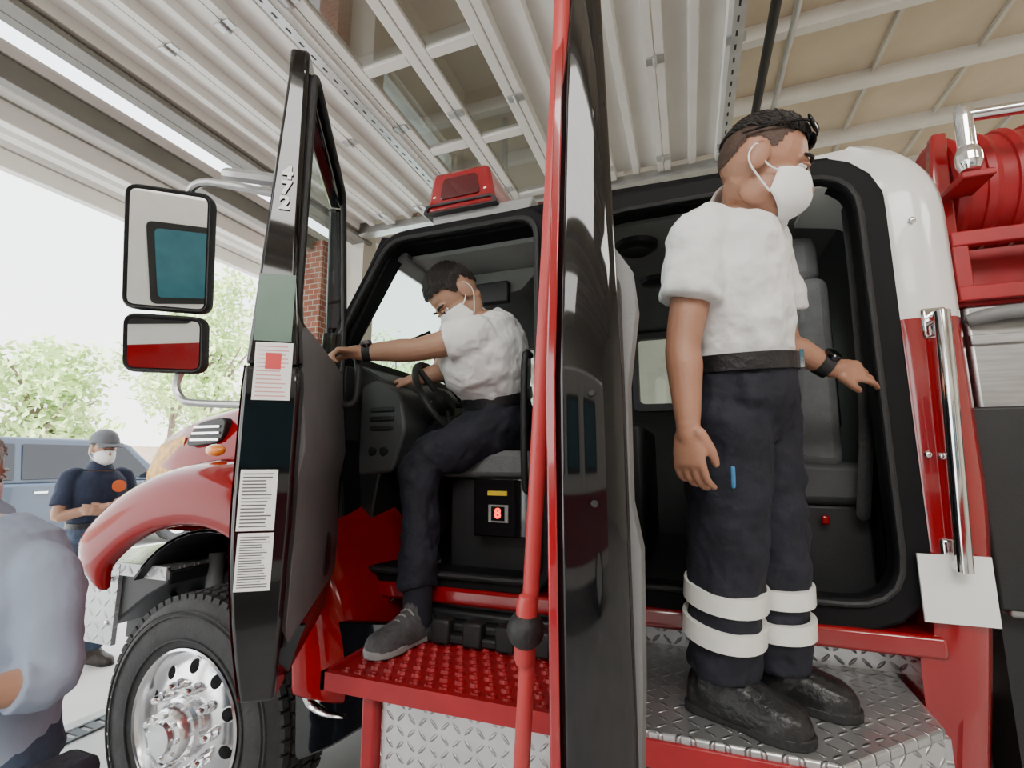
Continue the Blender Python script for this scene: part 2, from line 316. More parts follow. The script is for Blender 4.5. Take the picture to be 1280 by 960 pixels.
# one continuous red corner panel, widening below the sill
def lowsec(z):
    x1 = .768-min(.075, .075*max(0, (1.5-z)/.7)**1.4); x0 = .60 if z > 1.1 else .60-.045*min(1, (1.1-z)/.06); fy = YB-.02
    return [(x0, fy+(.014 if z > 1.1 else .0), z), (min(.62, x1-.09), fy, z), (x1-.08, fy-.008, z), (x1-.025, fy+.008, z), (x1-.005, fy+.03, z), (x1, fy+.07, z), (x1, YB+.3, z), (x0, YB+.3, z)]
obj('corner_panel', MB().loft([lowsec(.3+1.68*i/34) for i in range(35)]), M_red, T, ang=50)
for px, py in ((1140, 275), (1160, 568), (1178, 570)):
    p = W(px, py, Y=YB-.03); obj('bolt', MB().ell(p, (.01, .008, .01)), M_chrome, T)
a, b = W(1178, 400, Y=YB-.075), W(1206, 702, Y=YB-.075)
g = MB().limb([a+V((0, .05, .015)), a+V((0, .01, .012)), a+V((0, 0, -.03)), b+V((0, 0, .03)), b+V((0, .01, -.012)), b+V((0, .05, -.015))], .019, 14, sub=3); gr = obj('grab_rail', g, M_chrome, T)
for p in (a, b): obj('rail_bracket', MB().box(p.x-.03, p.x+.03, YB-.036, YB-.02, p.z-.04, p.z+.05), M_chrome, gr, bev=.008)
p = W(1199, 738, Y=YB-.03); obj('blank_plate', MB().box(p.x-.085, p.x+.075, YB-.038, YB-.031, p.z-.085, p.z+.09), M_paper, T, label='blank white square plate below grab rail')
obj('rear_wall', MB().box(.6, .66, YB+.1, 3.5, 1.1, 2.5), M_cons, T)
fw = MB().box(-1.45, .66, 3.42, 3.5, 1.1, 1.95); fw.box(-1.45, -1.2, 3.42, 3.5, 1.95, 2.1); fw.box(-.5, -.3, 3.42, 3.5, 1.95, 2.5); fw.box(.1, .66, 3.42, 3.5, 1.95, 2.5); fw.box(-1.2, .66, 3.42, 3.5, 2.42, 2.5)
fw.prism([(-1.47, 2.05), (-1.41, 2.05), (-1.12, 2.5), (-1.2, 2.5)], 'Y', 3.42, 3.5); obj('far_side_wall', fw, M_dark, T)
obj('side_window', MB().box(-.3, .1, 3.455, 3.462, 1.9, 2.44), M_glass, T); obj('side_window', MB().box(-1.3, -.5, 3.455, 3.462, 1.9, 2.44), M_glass, T)
obj('window_frame', MB().ring(rpoly([(-.34, 1.9), (.14, 1.9), (.14, 2.45), (-.34, 2.45)], .05), rpoly([(-.3, 1.95), (.1, 1.95), (.1, 2.41), (-.3, 2.41)], .05), 'Y', 3.40, 3.43), M_trim, T)
ws = MB().grid([[(-1.49, YB+.06, 2.05), (-1.49, 3.45, 2.05)], [(-1.2, YB+.1, 2.53), (-1.2, 3.42, 2.53)]]); obj('windshield', ws, M_glass, T)
obj('front_pillar', MB().prism([(-1.51, 2.02), (-1.42, 2.02), (-1.15, 2.54), (-1.24, 2.56)], 'Y', YB-.0, YB+.07), M_frame, T, bev=.008)
obj('windshield_header', MB().box(-1.25, -1.14, YB+.05, 3.46, 2.46, 2.56), M_trim, T, bev=.01)
obj('overhead_console', MB().prism(rpoly([(-1.12, 2.47), (-1.05, 2.34), (-.7, 2.36), (-.6, 2.47)], .03), 'Y', 2.05, 3.1), M_head, T, bev=.015)
obj('radio_unit', MB().box(-.98, -.75, 2.0, 2.045, 2.3, 2.4), M_dark, T, bev=.006)
obj('sun_visor', MB().box(-1.18, -.98, 1.95, 2.5, 2.40, 2.425), M_dark, T, bev=.01)
obj('wiper', MB().tube([(-1.44, 2.0, 2.1), (-1.33, 2.3, 2.28), (-1.42, 2.55, 2.14)], .008), M_dark, T)
# dashboard
da = rpoly([(-1.5, 1.15), (-1.33, 1.15), (-1.27, 1.5), (-1.2, 1.72), (-1.26, 1.92), (-1.36, 1.98), (-1.5, 2.04)], .04)
dsh = obj('dashboard', MB().prism(da, 'Y', YB+.1, 3.42), M_dark, T, bev=.01)
for k in range(3): obj('gauge', MB().lathe([(.001, 0), (.045, 0), (.05, .012), (.042, .014), (.04, .006), (.001, .006)], Matrix.Translation((-1.222, 1.95+.13*k, 1.82)) @ Matrix.Rotation(R(-80), 4, 'Y'), 24), M_lite, dsh)
obj('air_vent', MB().box(-1.245, -1.22, 1.82, 1.9, 1.62, 1.7), M_trim, dsh, bev=.004)
sc = obj('side_console', MB().prism(rpoly([(-1.38, 1.5), (-1.2, 1.52), (-1.14, 1.7), (-1.17, 1.86), (-1.3, 1.93), (-1.38, 1.9)], .03), 'Y', YB+.09, YB+.32), M_cons, T, bev=.012)
for k in range(3): obj('vent_slat', MB().box(-1.32, -1.2, YB+.082, YB+.094, 1.70+k*.04, 1.72+k*.04), M_dark, sc, bev=.003)
for k in range(2): obj('knob', MB().lathe([(.018, 0), (.016, .014), (.001, .016)], Matrix.Translation((-1.30+k*.06, YB+.09, 1.61)) @ Matrix.Rotation(R(90), 4, 'X'), 16), M_dark, sc)
Ms = Matrix.Translation((-1.06, 2.0, 1.84)) @ Matrix.Rotation(R(58), 4, 'Y')
swo = obj('steering_wheel', MB().loop([Ms @ V((.21*math.cos(a), .21*math.sin(a), 0)) for a in [2*math.pi*i/40 for i in range(40)]], .016), M_rub, T)
obj('wheel_hub', MB().lathe([(.02, -.05), (.07, -.03), (.075, .0), (.05, .02), (.005, .022)], Ms, 24), M_dark, swo)
for a in (90, 210, 330): obj('spoke', MB().limb([Ms @ V((.05*math.cos(R(a)), .05*math.sin(R(a)), -.005)), Ms @ V((.2*math.cos(R(a)), .2*math.sin(R(a)), 0))], .014), M_dark, swo)
obj('steering_column', MB().tube([Ms @ V((0, 0, -.02)), Ms @ V((0, 0, -.3))], .045, 14), M_dark, T)
obj('gear_lever', MB().limb([(-1.0, 2.45, 1.12), (-1.05, 2.42, 1.5), (-1.08, 2.4, 1.66)], [.012, .012, .03]), M_dark, T)
sb = MB().prism(rpoly([(-.98, 1.5), (-.46, 1.5), (-.44, 1.6), (-.9, 1.615), (-1.0, 1.59)], .04), 'Y', 1.8, 2.32); ds = obj('driver_seat', sb, M_seat, T, bev=.03)
obj('seat_back', MB().prism(rpoly([(-.56, 1.56), (-.42, 1.56), (-.33, 2.2), (-.44, 2.22)], .05), 'Y', 1.83, 2.29), M_seat, ds, bev=.04)
obj('headrest', MB().box(-.44, -.34, 1.93, 2.19, 2.24, 2.42), M_seat, ds, bev=.04)
obj('seat_riser', MB().box(-.94, -.42, 1.84, 2.3, 1.1, 1.5), M_dark, T, bev=.01)
rb = obj('control_box', MB().box(-.80, -.55, 1.76, 1.84, 1.28, 1.5), M_black, T, bev=.006)
obj('display_bezel', MB().box(-.735, -.655, 1.754, 1.762, 1.335, 1.40), M_lite, rb); obj('display', MB().box(-.722, -.668, 1.75, 1.756, 1.342, 1.394), M_black, rb)
text('red_digit', '8', .05, Matrix(((1, 0, 0, -.695), (0, 0, -1, 1.748), (0, 1, 0, 1.368), (0, 0, 0, 1))), M_led, rb, label='glowing red digit')
obj('yellow_label', MB().box(-.74, -.66, 1.755, 1.762, 1.435, 1.452), M_yellow, rb)
obj('cab_grab_handle', MB().limb([(-.57, 1.78, 1.98), (-.575, 1.72, 1.94), (-.575, 1.715, 1.5), (-.57, 1.78, 1.46)], .013), M_rub, T)
obj('scuff_plate', MB().box(-1.32, -.55, 1.74, 1.82, 1.12, 1.14), M_dark, T)
# crew compartment
obj('crew_bench', MB().box(.0, .58, 2.5, 3.35, 1.1, 1.55), M_dark, T, bev=.03)
sp_ = obj('crew_seat', MB().prism(rpoly([(.18, 1.42), (.56, 1.42), (.56, 1.56), (.2, 1.58), (.14, 1.54)], .04), 'Y', 1.9, 2.3), M_cons, T, bev=.03)
obj('seat_base', MB().box(.2, .55, 1.92, 2.28, 1.1, 1.42), M_dark, sp_, bev=.01)
for y0, y1 in ((1.90, 2.0), (2.16, 2.28)): obj('side_bolster', MB().prism(rpoly([(.33, 1.56), (.49, 1.54), (.50, 2.22), (.40, 2.22)], .05), 'Y', y0, y1), M_seat, sp_, bev=.04)
obj('headrest', MB().box(.34, .49, 1.93, 2.24, 2.2, 2.40), M_seat, sp_, bev=.05)
obj('air_bottle', MB().limb([(.46, 2.08, 1.7), (.46, 2.08, 2.1)], [.075, .075], 20), M_dark, sp_)
for y in (2.01, 2.15): obj('seat_strap', MB().limb([(.46, y, 2.2), (.38, y, 2.12), (.34, y+.01, 1.85), (.3, y+.02, 1.6)], .022, 8, sq=((0, 1, 0), .2)), M_rub, sp_)
obj('hanging_strap', MB().limb([(.56, 1.84, 2.42), (.555, 1.83, 2.1), (.54, 1.83, 1.7), (.51, 1.85, 1.4)], .02, 8, sq=((1, 0, 0), .2)), M_rub, T)
obj('red_buckle', MB().box(.40, .425, 1.88, 1.90, 1.36, 1.39), M_lens, sp_, bev=.006)
p = W(795, 306, Z=2.47); obj('ceiling_speaker', MB().lathe([(.09, 0), (.085, -.02), (.06, -.035), (.03, -.03), (.001, -.03)], Matrix.Translation(p), 28), M_dark, T)
p = W(820, 350, Z=2.47); obj('dome_lamp', MB().lathe([(.08, 0), (.07, -.02), (.04, -.03), (.001, -.032)], Matrix.Translation(p), 28), M_dark, T)
obj('centre_console', MB().box(-.5, -.2, 2.4, 3.3, 1.1, 1.75), M_dark, T, bev=.03)
# steps
stp = MB().box(-1.06, -.35, 1.28, 1.72, .90, .93); stp.box(-1.07, -.34, 1.265, 1.285, .895, .945); stp.box(-1.07, -1.055, 1.265, 1.72, .895, .945)
for i in range(14):
    for j in range(8):
        stp.lathe([(.017, 0), (.013, .009), (.009, .009), (.006, .001)], Matrix.Translation((-1.02+i*.048+(j % 2)*.024, 1.32+j*.05, .93)), 10)
obj('front_step', stp, M_redmat, T, ang=30, label='red perforated step below the driver door')
obj('step_box', MB().box(-.9, -.36, 1.33, 1.7, .2, .9), M_dpXZ, T, bev=.01)
obj('step_frame', MB().box(-.945, -.9, 1.3, 1.5, .2, .88), M_redmat, T, bev=.008); obj('step_frame', MB().box(-.37, -.2, 1.31, 1.6, .2, .9), M_redmat, T, bev=.008)
bb = MB()
for k in range(4): bb.box(-1.05+k*.02, -.42, 1.60+k*.03, 1.8, .94+k*.03, .97+k*.03)
for k in range(5): bb.box(-1.0+k*.12, -.93+k*.12, 1.585, 1.64, .94, 1.02)
obj('battery_cover', bb, M_dark, T, bev=.008)
pl = [(-.2, 1.27), (.27, 1.27), (.535, 1.52), (.55, 1.95), (-.2, 1.95)]
obj('rear_step', MB().prism(pl, 'Z', .92, .945), M_dpXY, T, bev=.006, label='diamond plate platform below the rear door')
obj('step_riser', MB().box(-.22, .555, 1.84, 1.95, .945, 1.045), M_dpXZ, T)
obj('step_edge', MB().box(-.22, .27, 1.262, 1.275, .87, .93), M_redmat, T, bev=.004)
fa = MB(); fa.loft([[(.27, 1.275, .5), (.53, 1.522, .5), (.52, 1.535, .5), (.26, 1.29, .5)], [(.27, 1.275, .92), (.53, 1.522, .92), (.52, 1.535, .92), (.26, 1.29, .92)]]); obj('step_fascia', fa, M_dpXZ, T)
obj('step_side', MB().box(.53, .545, 1.525, 1.9, .5, .92), M_dpYZ, T)
obj('under_step_box', MB().box(-.2, .26, 1.4, 1.9, .35, .9), M_dark, T, bev=.01)
# hood
def hs(x, zt, y0, zb): ym = 2.62; zc = max(zb, zt-.28); return [(x, y0, zb), (x, y0-.0, zc), (x, y0+.05, zt-.1), (x, y0+.2, zt-.015), (x, ym, zt+.04), (x, 2*ym-y0-.2, zt-.015), (x, 2*ym-y0-.05, zt-.1), (x, 2*ym-y0, zc), (x, 2*ym-y0, zb)]
obj('hood', MB().loft([hs(-1.5, 2.02, 1.86, 1.2), hs(-2.0, 1.97, 1.87, 1.2), hs(-2.3, 1.92, 1.87, 1.2), hs(-2.65, 1.86, 1.88, 1.2), hs(-2.9, 1.79, 1.93, 1.2), hs(-3.05, 1.68, 2.0, 1.2), hs(-3.12, 1.5, 2.1, 1.15)]), M_redout, T, ang=60)
vo = obj('hood_vent', MB().prism(rpoly([(-2.58, 1.64), (-2.3, 1.66), (-2.28, 1.80), (-2.50, 1.77)], .06), 'Y', 1.862, 1.93), M_dark, T, bev=.006); vt = MB()
for k in range(3): vt.box(-2.53+k*.01, -2.32, 1.855, 1.865, 1.672+k*.034, 1.684+k*.034)
obj('vent_bar', vt, M_chrome, vo)
obj('gold_patch', MB().grid([[(-3.045, 1.992, z), (-2.9, 1.924, z), (-2.62, 1.874, z)] for z in (1.40, 1.46, 1.50)] + [[(-3.03, 2.02, 1.575), (-2.89, 1.95, 1.66), (-2.63, 1.905, 1.71)]]), M_gold, T, ang=60)  # mottled gold-yellow patch on the front side of the hood
gl = MB().box(-3.15, -3.08, 2.2, 3.05, 1.15, 1.48)
for k in range(5): gl.box(-3.18, -3.14, 2.22, 3.03, 1.18+k*.06, 1.21+k*.06)
obj('grille', gl, M_chrome, T)
def fender(sgn):
    WX, WZ = -1.98, .76; rows = []
    for i in range(29):
        th = R(-2+146*i/28); r1, r2 = .80, .71; cs = []
        for y, k in ((1.53, .73), (1.485, .74), (1.47, .77), (1.468, .88), (1.475, .98), (1.51, 1.06), (1.60, 1.105), (1.76, 1.14), (2.0, 1.20)):
            yy = 2*2.62-y if sgn < 0 else y
            cs.append((WX+math.cos(th)*r1*k*(1.0 if math.cos(th) > 0 else 1.10), yy, WZ+max(-.03, math.sin(th))*r2*k*(1+.03*math.sin(th))))
        rows.append(cs)
    rows.append([(x+.0, y+sgn*.02, z-.09) for x, y, z in rows[-1]])
    o = obj('fender', MB().grid(rows), M_redout, T, ang=80); s = o.modifiers.new('s', 'SOLIDIFY'); s.thickness = .012; s2 = o.modifiers.new('u', 'SUBSURF'); s2.levels = 1; s2.render_levels = 1; return o
fender(1); fender(-1)
ar = MB()
for i in range(20):
    th = R(14+130*i/20); ar.box(-.07, .07, 1.60, 2.1, .575, .587, Matrix.Translation((-1.98, 0, .68)) @ Matrix.Rotation(-th+R(90), 4, 'Y'))
obj('inner_fender', ar, M_dark, T)
obj('marker_lamp', MB().ell((-2.06, 1.64, 1.615), (.055, .03, .028)), M_amber, T)
ch = MB().box(-3.0, 3.5, 1.95, 2.05, .6, .85); ch.box(-3.0, 3.5, 3.2, 3.3, .6, .85); ch.box(-2.4, -1.5, 2.0, 3.2, .75, 1.1); obj('chassis_rail', ch, M_dark, T)
obj('axle', MB().tube([(-1.98, 1.6, .50), (-1.98, 3.6, .50)], .09, 16), M_dark, T)
sg_ = MB()
for k in range(4): sg_.box(-2.5+k*.06, -1.4-k*.06, 1.98, 2.07, .56+k*.02, .578+k*.02)
obj('leaf_spring', sg_, M_dark, T); obj('shock_absorber', MB().tube([(-2.25, 1.85, .55), (-2.3, 1.9, 1.1)], .04, 12), M_trim, T); obj('air_line', MB().limb([(-2.45, 1.8, .9), (-2.3, 1.8, .75), (-2.25, 1.9, .6)], .02), M_rub, T)
mfo = obj('mud_guard', MB().prism(rpoly([(-1.40, 1.0), (-1.2, 1.0), (-.98, 1.02), (-1.02, .72), (-1.2, .60), (-1.36, .52)], .03), 'Y', 1.50, 1.53), M_black, T, bev=.006)
cv = MB().limb([(-1.13, 1.492, .822), (-1.20, 1.492, .822), (-1.27, 1.492, .800), (-1.315, 1.492, .762), (-1.30, 1.492, .722), (-1.24, 1.492, .700), (-1.16, 1.492, .700)], [.003, .008, .013, .016, .014, .009, .003], 10, sq=((0, 1, 0), 1)); obj('chrome_curve', cv, M_chrome, mfo, label='chrome C shaped curve on black panel')
bp_ = obj('bumper', MB().prism([(-3.0, .78), (-2.66, .78), (-2.44, .93), (-2.30, 1.0), (-2.30, 1.06), (-3.0, 1.06)], 'Y', 1.66, 3.58), M_dark, T, bev=.012)
obj('bumper_tread', MB().box(-3.0, -2.30, 1.65, 3.59, 1.06, 1.075), M_dpXY, bp_); obj('bumper_end_plate', MB().box(-3.02, -2.62, 1.64, 1.662, .70, 1.07), M_dpEnd, bp_); obj('bumper_front_plate', MB().box(-3.025, -3.0, 1.64, 3.6, .70, 1.07), M_dpYZ, bp_)
obj('tread_lip', MB().box(-2.62, -2.30, 1.642, 1.66, 1.02, 1.078), M_dpEnd, bp_)
for z in (.80, 1.0): obj('bumper_bolt', MB().ell((-2.66, 1.638, z), (.014, .012, .014)), M_chrome, bp_)
def wheel(x, yf, sgn):
    Mw = Matrix.Translation((x, yf, .504)) @ Matrix.Rotation(R(90*sgn), 4, 'X')
    prof = [(.285, -.02), (.30, .0), (.35, .015), (.42, .01), (.46, -.005), (.486, -.025), (.488, -.14), (.486, -.255), (.46, -.275), (.42, -.29), (.35, -.295), (.285, -.26)]
    ty = MB().lathe(prof, Mw, 72, cap=False)
    for i in range(64):
        for z0, z1, tw in ((-.05, -.02, 0), (-.115, -.07, .5), (-.19, -.135, 0), (-.255, -.215, .5)):
            a = 2*math.pi*(i+tw)/64; ty.box(.478, .504, -.018, .018, z0, z1, Mw @ Matrix.Rotation(a, 4, 'Z'))
    for r in (.33, .425, .445): ty.loop([Mw @ V((r*math.cos(a), r*math.sin(a), .014)) for a in [2*math.pi*i/60 for i in range(60)]], .004, 6)
    t = obj('front_wheel', ty, M_tyre, T)
    rp = [(.288, -.25), (.29, -.01), (.296, .006), (.288, .012), (.278, .004), (.27, -.03), (.262, -.048), (.25, -.045), (.235, -.03), (.17, -.012), (.12, -.005), (.001, -.005)]
    ro = obj('rim', MB().lathe(rp, Mw, 80, cap=False), M_alu, t, ang=40)
    hc = MB()
    for k in range(10):
        a = 2*math.pi*(k+.5)/10; hc.lathe([(.001, -.1), (.026, -.1), (.026, .06), (.001, .06)], Mw @ Matrix.Translation((.218*math.cos(a), .218*math.sin(a), 0)), 20)
    co = obj('cut', hc, M_dark); bo = ro.modifiers.new('b', 'BOOLEAN'); bo.object = co; bo.operation = 'DIFFERENCE'
    dg = bpy.context.evaluated_depsgraph_get(); me = bpy.data.meshes.new_from_object(ro.evaluated_get(dg)); ro.modifiers.clear(); ro.data = me; bpy.data.objects.remove(co)
    me.materials.clear(); me.materials.append(M_alu); me.set_sharp_from_angle(angle=R(40))
    obj('brake_drum', MB().lathe([(.24, -.2), (.24, -.09), (.01, -.09)], Mw, 40), M_dark, t)
    for k in range(10):
        a = 2*math.pi*k/10; obj('lug_nut', MB().lathe([(.022, -.012), (.022, .01), (.018, .014), (.016, .035), (.011, .044), (.001, .046)], Mw @ Matrix.Translation((.158*math.cos(a), .158*math.sin(a), 0)), 12), M_chrome, t)
    obj('hub_cap', MB().lathe([(.118, -.01), (.116, .02), (.105, .03), (.10, .065), (.09, .078), (.06, .083), (.055, .10), (.001, .105)], Mw, 40), M_alu, t)
    for k in range(8):
        a = 2*math.pi*k/8; obj('hub_bolt', MB().lathe([(.009, .076), (.009, .09), (.001, .092)], Mw @ Matrix.Translation((.076*math.cos(a), .076*math.sin(a), 0)), 10), M_chrome, t)
wheel(-1.98, 1.55, 1); wheel(-1.98, 3.69, -1)
# roof beacon
bc = obj('roof_beacon', MB().prism([(-1.14, 2.60), (-.7, 2.60), (-.62, 2.80), (-1.16, 2.80)], 'Y', 2.0, 3.2), M_lite, T, bev=.01)
obj('red_lens', MB().prism(rpoly([(-1.18, 2.79), (-.80, 2.79), (-.84, 3.0), (-1.14, 3.0)], .03), 'Y', 1.97, 2.35), M_lens, bc, bev=.02)
obj('lens_rim', MB().ring(rpoly([(-1.19, 2.785), (-.79, 2.785), (-.81, 2.83), (-1.17, 2.83)], .01), rpoly([(-1.17, 2.79), (-.81, 2.79), (-.82, 2.82), (-1.16, 2.82)], .01), 'Y', 1.96, 2.36), M_dark, bc)
obj('end_cap', MB().prism(rpoly([(-1.10, 2.85), (-.88, 2.85), (-.90, 2.96), (-1.08, 2.96)], .02), 'Y', 1.962, 1.975), M_dlens, bc, bev=.004)
obj('dark_lens', MB().prism(rpoly([(-1.16, 2.8), (-.62, 2.8), (-.66, 2.98), (-1.14, 2.98)], .03), 'Y', 2.36, 3.2), M_dlens, bc, bev=.012)
for q in ((-1.13, 2.87), (-.855, 2.87)): obj('lens_screw', MB().ell((q[0], 1.968, q[1]), (.008, .005, .008)), M_chrome, bc)
# pump body behind cab
obj('pump_panel', MB().box(.79, 2.4, 1.745, 1.8, 1.15, 2.02), M_steel, T, bev=.01); obj('body_side', MB().box(.79, 2.6, 1.8, 3.4, .6, 2.0), M_dark, T)
ht = obj('hose_tray', MB().box(.77, 2.4, 1.75, 2.4, 2.02, 2.05), M_redmat, T, bev=.005)
for k in range(2): obj('tray_rail', MB().box(.775, 2.4, 1.72, 1.75, 2.03+k*.17, 2.075+k*.17), M_redmat, ht, bev=.004)
for k in range(5): obj('tray_slat', MB().box(.775+k*.2, .815+k*.2, 1.725, 1.75, 2.06, 2.22), M_redmat, ht, bev=.004)
obj('tray_back', MB().box(.8, 2.4, 1.83, 1.85, 2.05, 2.22), M_redmat, ht)
hr = MB().tube([(.84, 1.98, 2.46), (2.3, 1.98, 2.46)], .195, 40)
for k in range(18): hr.loop([(.86+k*.075, 1.98+.185*math.cos(a), 2.46+.185*math.sin(a)) for a in [2*math.pi*i/36 for i in range(36)]], .024, 8)
obj('hose_reel', hr, M_redmat, T, ang=30)
rr_ = MB().prism([(.75, 2.24), (.83, 2.24), (.84, 2.62), (.80, 2.62)], 'Y', 1.8, 1.84); obj('reel_bracket', rr_, M_red, T, bev=.008)
q = W(1212, 205, Y=1.68); q2 = W(1203, 138, Y=1.68)
st_ = obj('rail_stanchion', MB().limb([q+V((0, 0, .03)), q2], .022, 16), M_chrome, T); obj('stanchion_foot', MB().limb([q+V((0, 0, .03)), q], .032, 16), M_chrome, st_); obj('top_rail', MB().tube([q2+V((-.01, 0, -.02)), W(1320, 127, Y=1.66)], .018, 14), M_chrome, st_)
obj('stanchion_bracket', MB().box(q.x-.03, q.x+.05, 1.66, 1.86, q.z-.05, q.z-.03), M_redmat, st_, bev=.004)
q = W(1250, 640, Y=1.735); obj('compartment_door', MB().box(q.x-.03, q.x+.5, 1.735, 1.76, 1.17, 1.72), M_dark, T, bev=.008); obj('panel_hem', MB().box(.79, 2.4, 1.735, 1.75, 1.9, 1.93), M_steel, T, bev=.004)
obj('grey_hose', MB().limb([(.80, 1.73, 1.975), (.88, 1.71, 1.985), (1.1, 1.71, 1.985), (1.6, 1.72, 1.97)], .02), M_mid, T)
# ---------------- front door
TH = 57.7; HF = V((-1.466, YB, 0)); MF = Matrix.Translation(HF) @ Matrix.Rotation(R(-TH), 4, 'Z')
wd = .974; ZT = 2.68
def dprof(z):
    k = max(0, (z-1.75)/.93); k2 = max(0, (1.5-z)/.46); return (-.06+.05*k+.050*k2*k2, .07-.025*min(1, k*3)-.01*k-.008*k2*k2)
fdm = MB().loft([[(x, dprof(z)[j], z) for x, j in ((.02, 0), (wd, 0), (wd, 1), (.02, 1))] for z in [1.04+.76*i/14 for i in range(15)]])
fdm.loft([[(wd-.085, dprof(z)[0], z), (wd, dprof(z)[0], z), (wd, dprof(z)[1], z), (wd-.085, dprof(z)[1], z)] for z in [1.8+(ZT-1.8)*i/8 for i in range(9)]])
def bar(m, a, b, w):
    (xa, za), (xb, zb) = a, b; dx, dz = xb-xa, zb-za; L = math.hypot(dx, dz); nx, nz = -dz/L*w, dx/L*w
    m.loft([[(x, dprof(z)[0], z), (x+nx, dprof(z)[0], z+nz), (x+nx, dprof(z)[1], z+nz), (x, dprof(z)[1], z)] for x, z in (a, b)])
bar(fdm, (.26, ZT-.085), (wd, ZT-.085), .085); bar(fdm, (.0, 2.1), (.26, ZT-.085), .085); bar(fdm, (.0, 1.8), (.0, 2.12), -.07)
FD = obj('front_door', fdm, M_black, T, MF, bev=.01)
skn = MB().grid([[(x, dprof(z)[0]-.004, z) for x in (.02, wd-.01)] for z in [1.04+.76*i/14 for i in range(15)]]); obj('door_skin', skn, M_red, FD, MF)
obj('door_window', MB().loft([[(.05, .0, 1.8), (wd-.06, 0, 1.8), (wd-.06, .005, 1.8), (.05, .005, 1.8)], [(.28, .01, ZT-.07), (wd-.06, .01, ZT-.07), (wd-.06, .015, ZT-.07), (.28, .015, ZT-.07)]]), M_glass, FD, MF)
tzz = [1.13, 1.17, 1.32, 1.40, 1.50, 1.60, 1.66, 1.82, 1.90, 1.93]; tyy = [.065, .086, .090, .084, .086, .102, .096, .082, .078, .05]
tr = MB().loft([[(.2, .04, z), (wd-.05, .04, z), (wd-.05, y-.02, z), (wd-.09, y, z), (.26, y, z), (.2, y-.02, z)] for z, y in zip(tzz, tyy)]); obj('door_trim_panel', tr, M_trim, FD, MF, bev=.006, ang=50)
obj('door_pull', MB().limb([(.26, .08, 1.98), (.26, .13, 1.96), (.28, .13, 1.80), (.28, .08, 1.78)], .014), M_rub, FD, MF)
obj('speaker_grille', MB().lathe([(.07, .0), (.065, .008), (.001, .01)], MF @ Matrix.Translation((.5, .085, 1.27)) @ Matrix.Rotation(R(-90), 4, 'X'), 24), M_dark, FD)
obj('inner_frame_seal', MB().loop([(x, .045, z) for x, z in rpoly([(wd-.03, 1.92), (wd-.03, ZT-.04), (.3, ZT-.04), (.06, 2.14), (.06, 1.92)], .05)], .012), M_rub, FD, MF)
MFi = MF.inverted(); ne = V((math.cos(R(TH)), -math.sin(R(TH)), 0)); Pe = MF @ V((wd+.001, 0, 0))
def edge(px, py):
    d = D(px, py); t = (Pe-CAM).dot(ne)/d.dot(ne); return MFi @ (CAM+d*t)
def sticker(y0, y1, f0, f1, name, m, label):     # label rows, fraction across the door edge
    xs = 335; za, zb = edge(xs, y0).z, edge(xs, y1).z; z = (za+zb)/2; lo, hi = dprof(z); w = (hi-lo)*(f1-f0)/2; cy = lo+(hi-lo)*(f0+f1)/2; h = (za-zb)/2; c = V((wd, cy, z))
    return obj(name, MB().box(wd, wd+.002, c.y-w, c.y+w, c.z-h, c.z+h), m, FD, MF, label=label), c, w, h
Mtxt = Matrix(((0, 0, 1, 0), (1, 0, 0, 0), (0, 1, 0, 0), (0, 0, 0, 1)))
for chh, py in zip('472', (217, 236, 255)):
    z = edge(360, py).z; lo, hi = dprof(z); text('white_digit', chh, .05, MF @ Matrix.Translation((wd+.004, lo+(hi-lo)*.52, z)) @ Mtxt, M_paper, FD, label='white digit '+chh)
def inked(st, rows, th=.35):
    o, c, w, h = st; ik = MB()
    for k in range(rows):
        z = c.z+h*.86-2*h*.86*k/max(1, rows-1)
        ik.box(wd+.002, wd+.0026, c.y-w*.85, c.y+w*(.85-.5*random.random()), z-h*th/rows, z+h*th/rows)
    return ik
sticker(342, 426, .08, .92, 'painted_reflection', M_green, 'green-grey reflection painted as a strip on the door edge')  # reflection of the surroundings, painted on as a flat green-grey strip
s1 = sticker(428, 500, .18, .86, 'warning_sticker', M_paper, 'white sticker with red printing'); obj('red_print', inked(s1, 13, .25), M_pinkink, FD, MF)
o, c, w, h = s1; obj('red_print_block', MB().box(wd+.002, wd+.003, c.y-w*.42, c.y+w*.42, c.z+.005, c.z+.045), M_redink, FD, MF)
s2 = sticker(587, 663, .12, .74, 'data_label', M_paper, 'upper white data label'); obj('printed_lines', inked(s2, 16), M_ink, FD, MF)
s3 = sticker(666, 738, .12, .74, 'data_label', M_paper, 'lower white data label'); obj('printed_lines', inked(s3, 20), M_ink, FD, MF)
def mirror(px, py, t, w, h, aw, tilt):
    c = W(px, py, t=t); M = Matrix.Translation(c) @ Matrix.Rotation(R(aw), 4, 'Z') @ Matrix.Rotation(R(tilt), 4, 'X')
    out = rpoly([(-w/2, -h/2), (w/2, -h/2), (w/2, h/2), (-w/2, h/2)], .035, 6); inn = offs(out, -.014)
    k = MB().loft([[(x, .0, z) for x, z in inn], [(x, -.012, z) for x, z in offs(out, -.006)], [(x, .0, z) for x, z in out], [(x, .03, z) for x, z in out], [(x*.8, .055, z*.85) for x, z in out]])
    o = obj('mirror_housing', k, M_rub, FD, M); obj('mirror_glass', MB().prism(inn, 'Y', -.006, -.003), M_mirror, FD, M); return c
m1 = mirror(211, 313, 1.36, .215, .345, 38, 12); m2 = mirror(206, 430, 1.36, .205, .165, 34, 11)
dO = lambda x, z: MF @ V((x, dprof(z)[0], z))
zt = W(335, 215, t=1.25).z
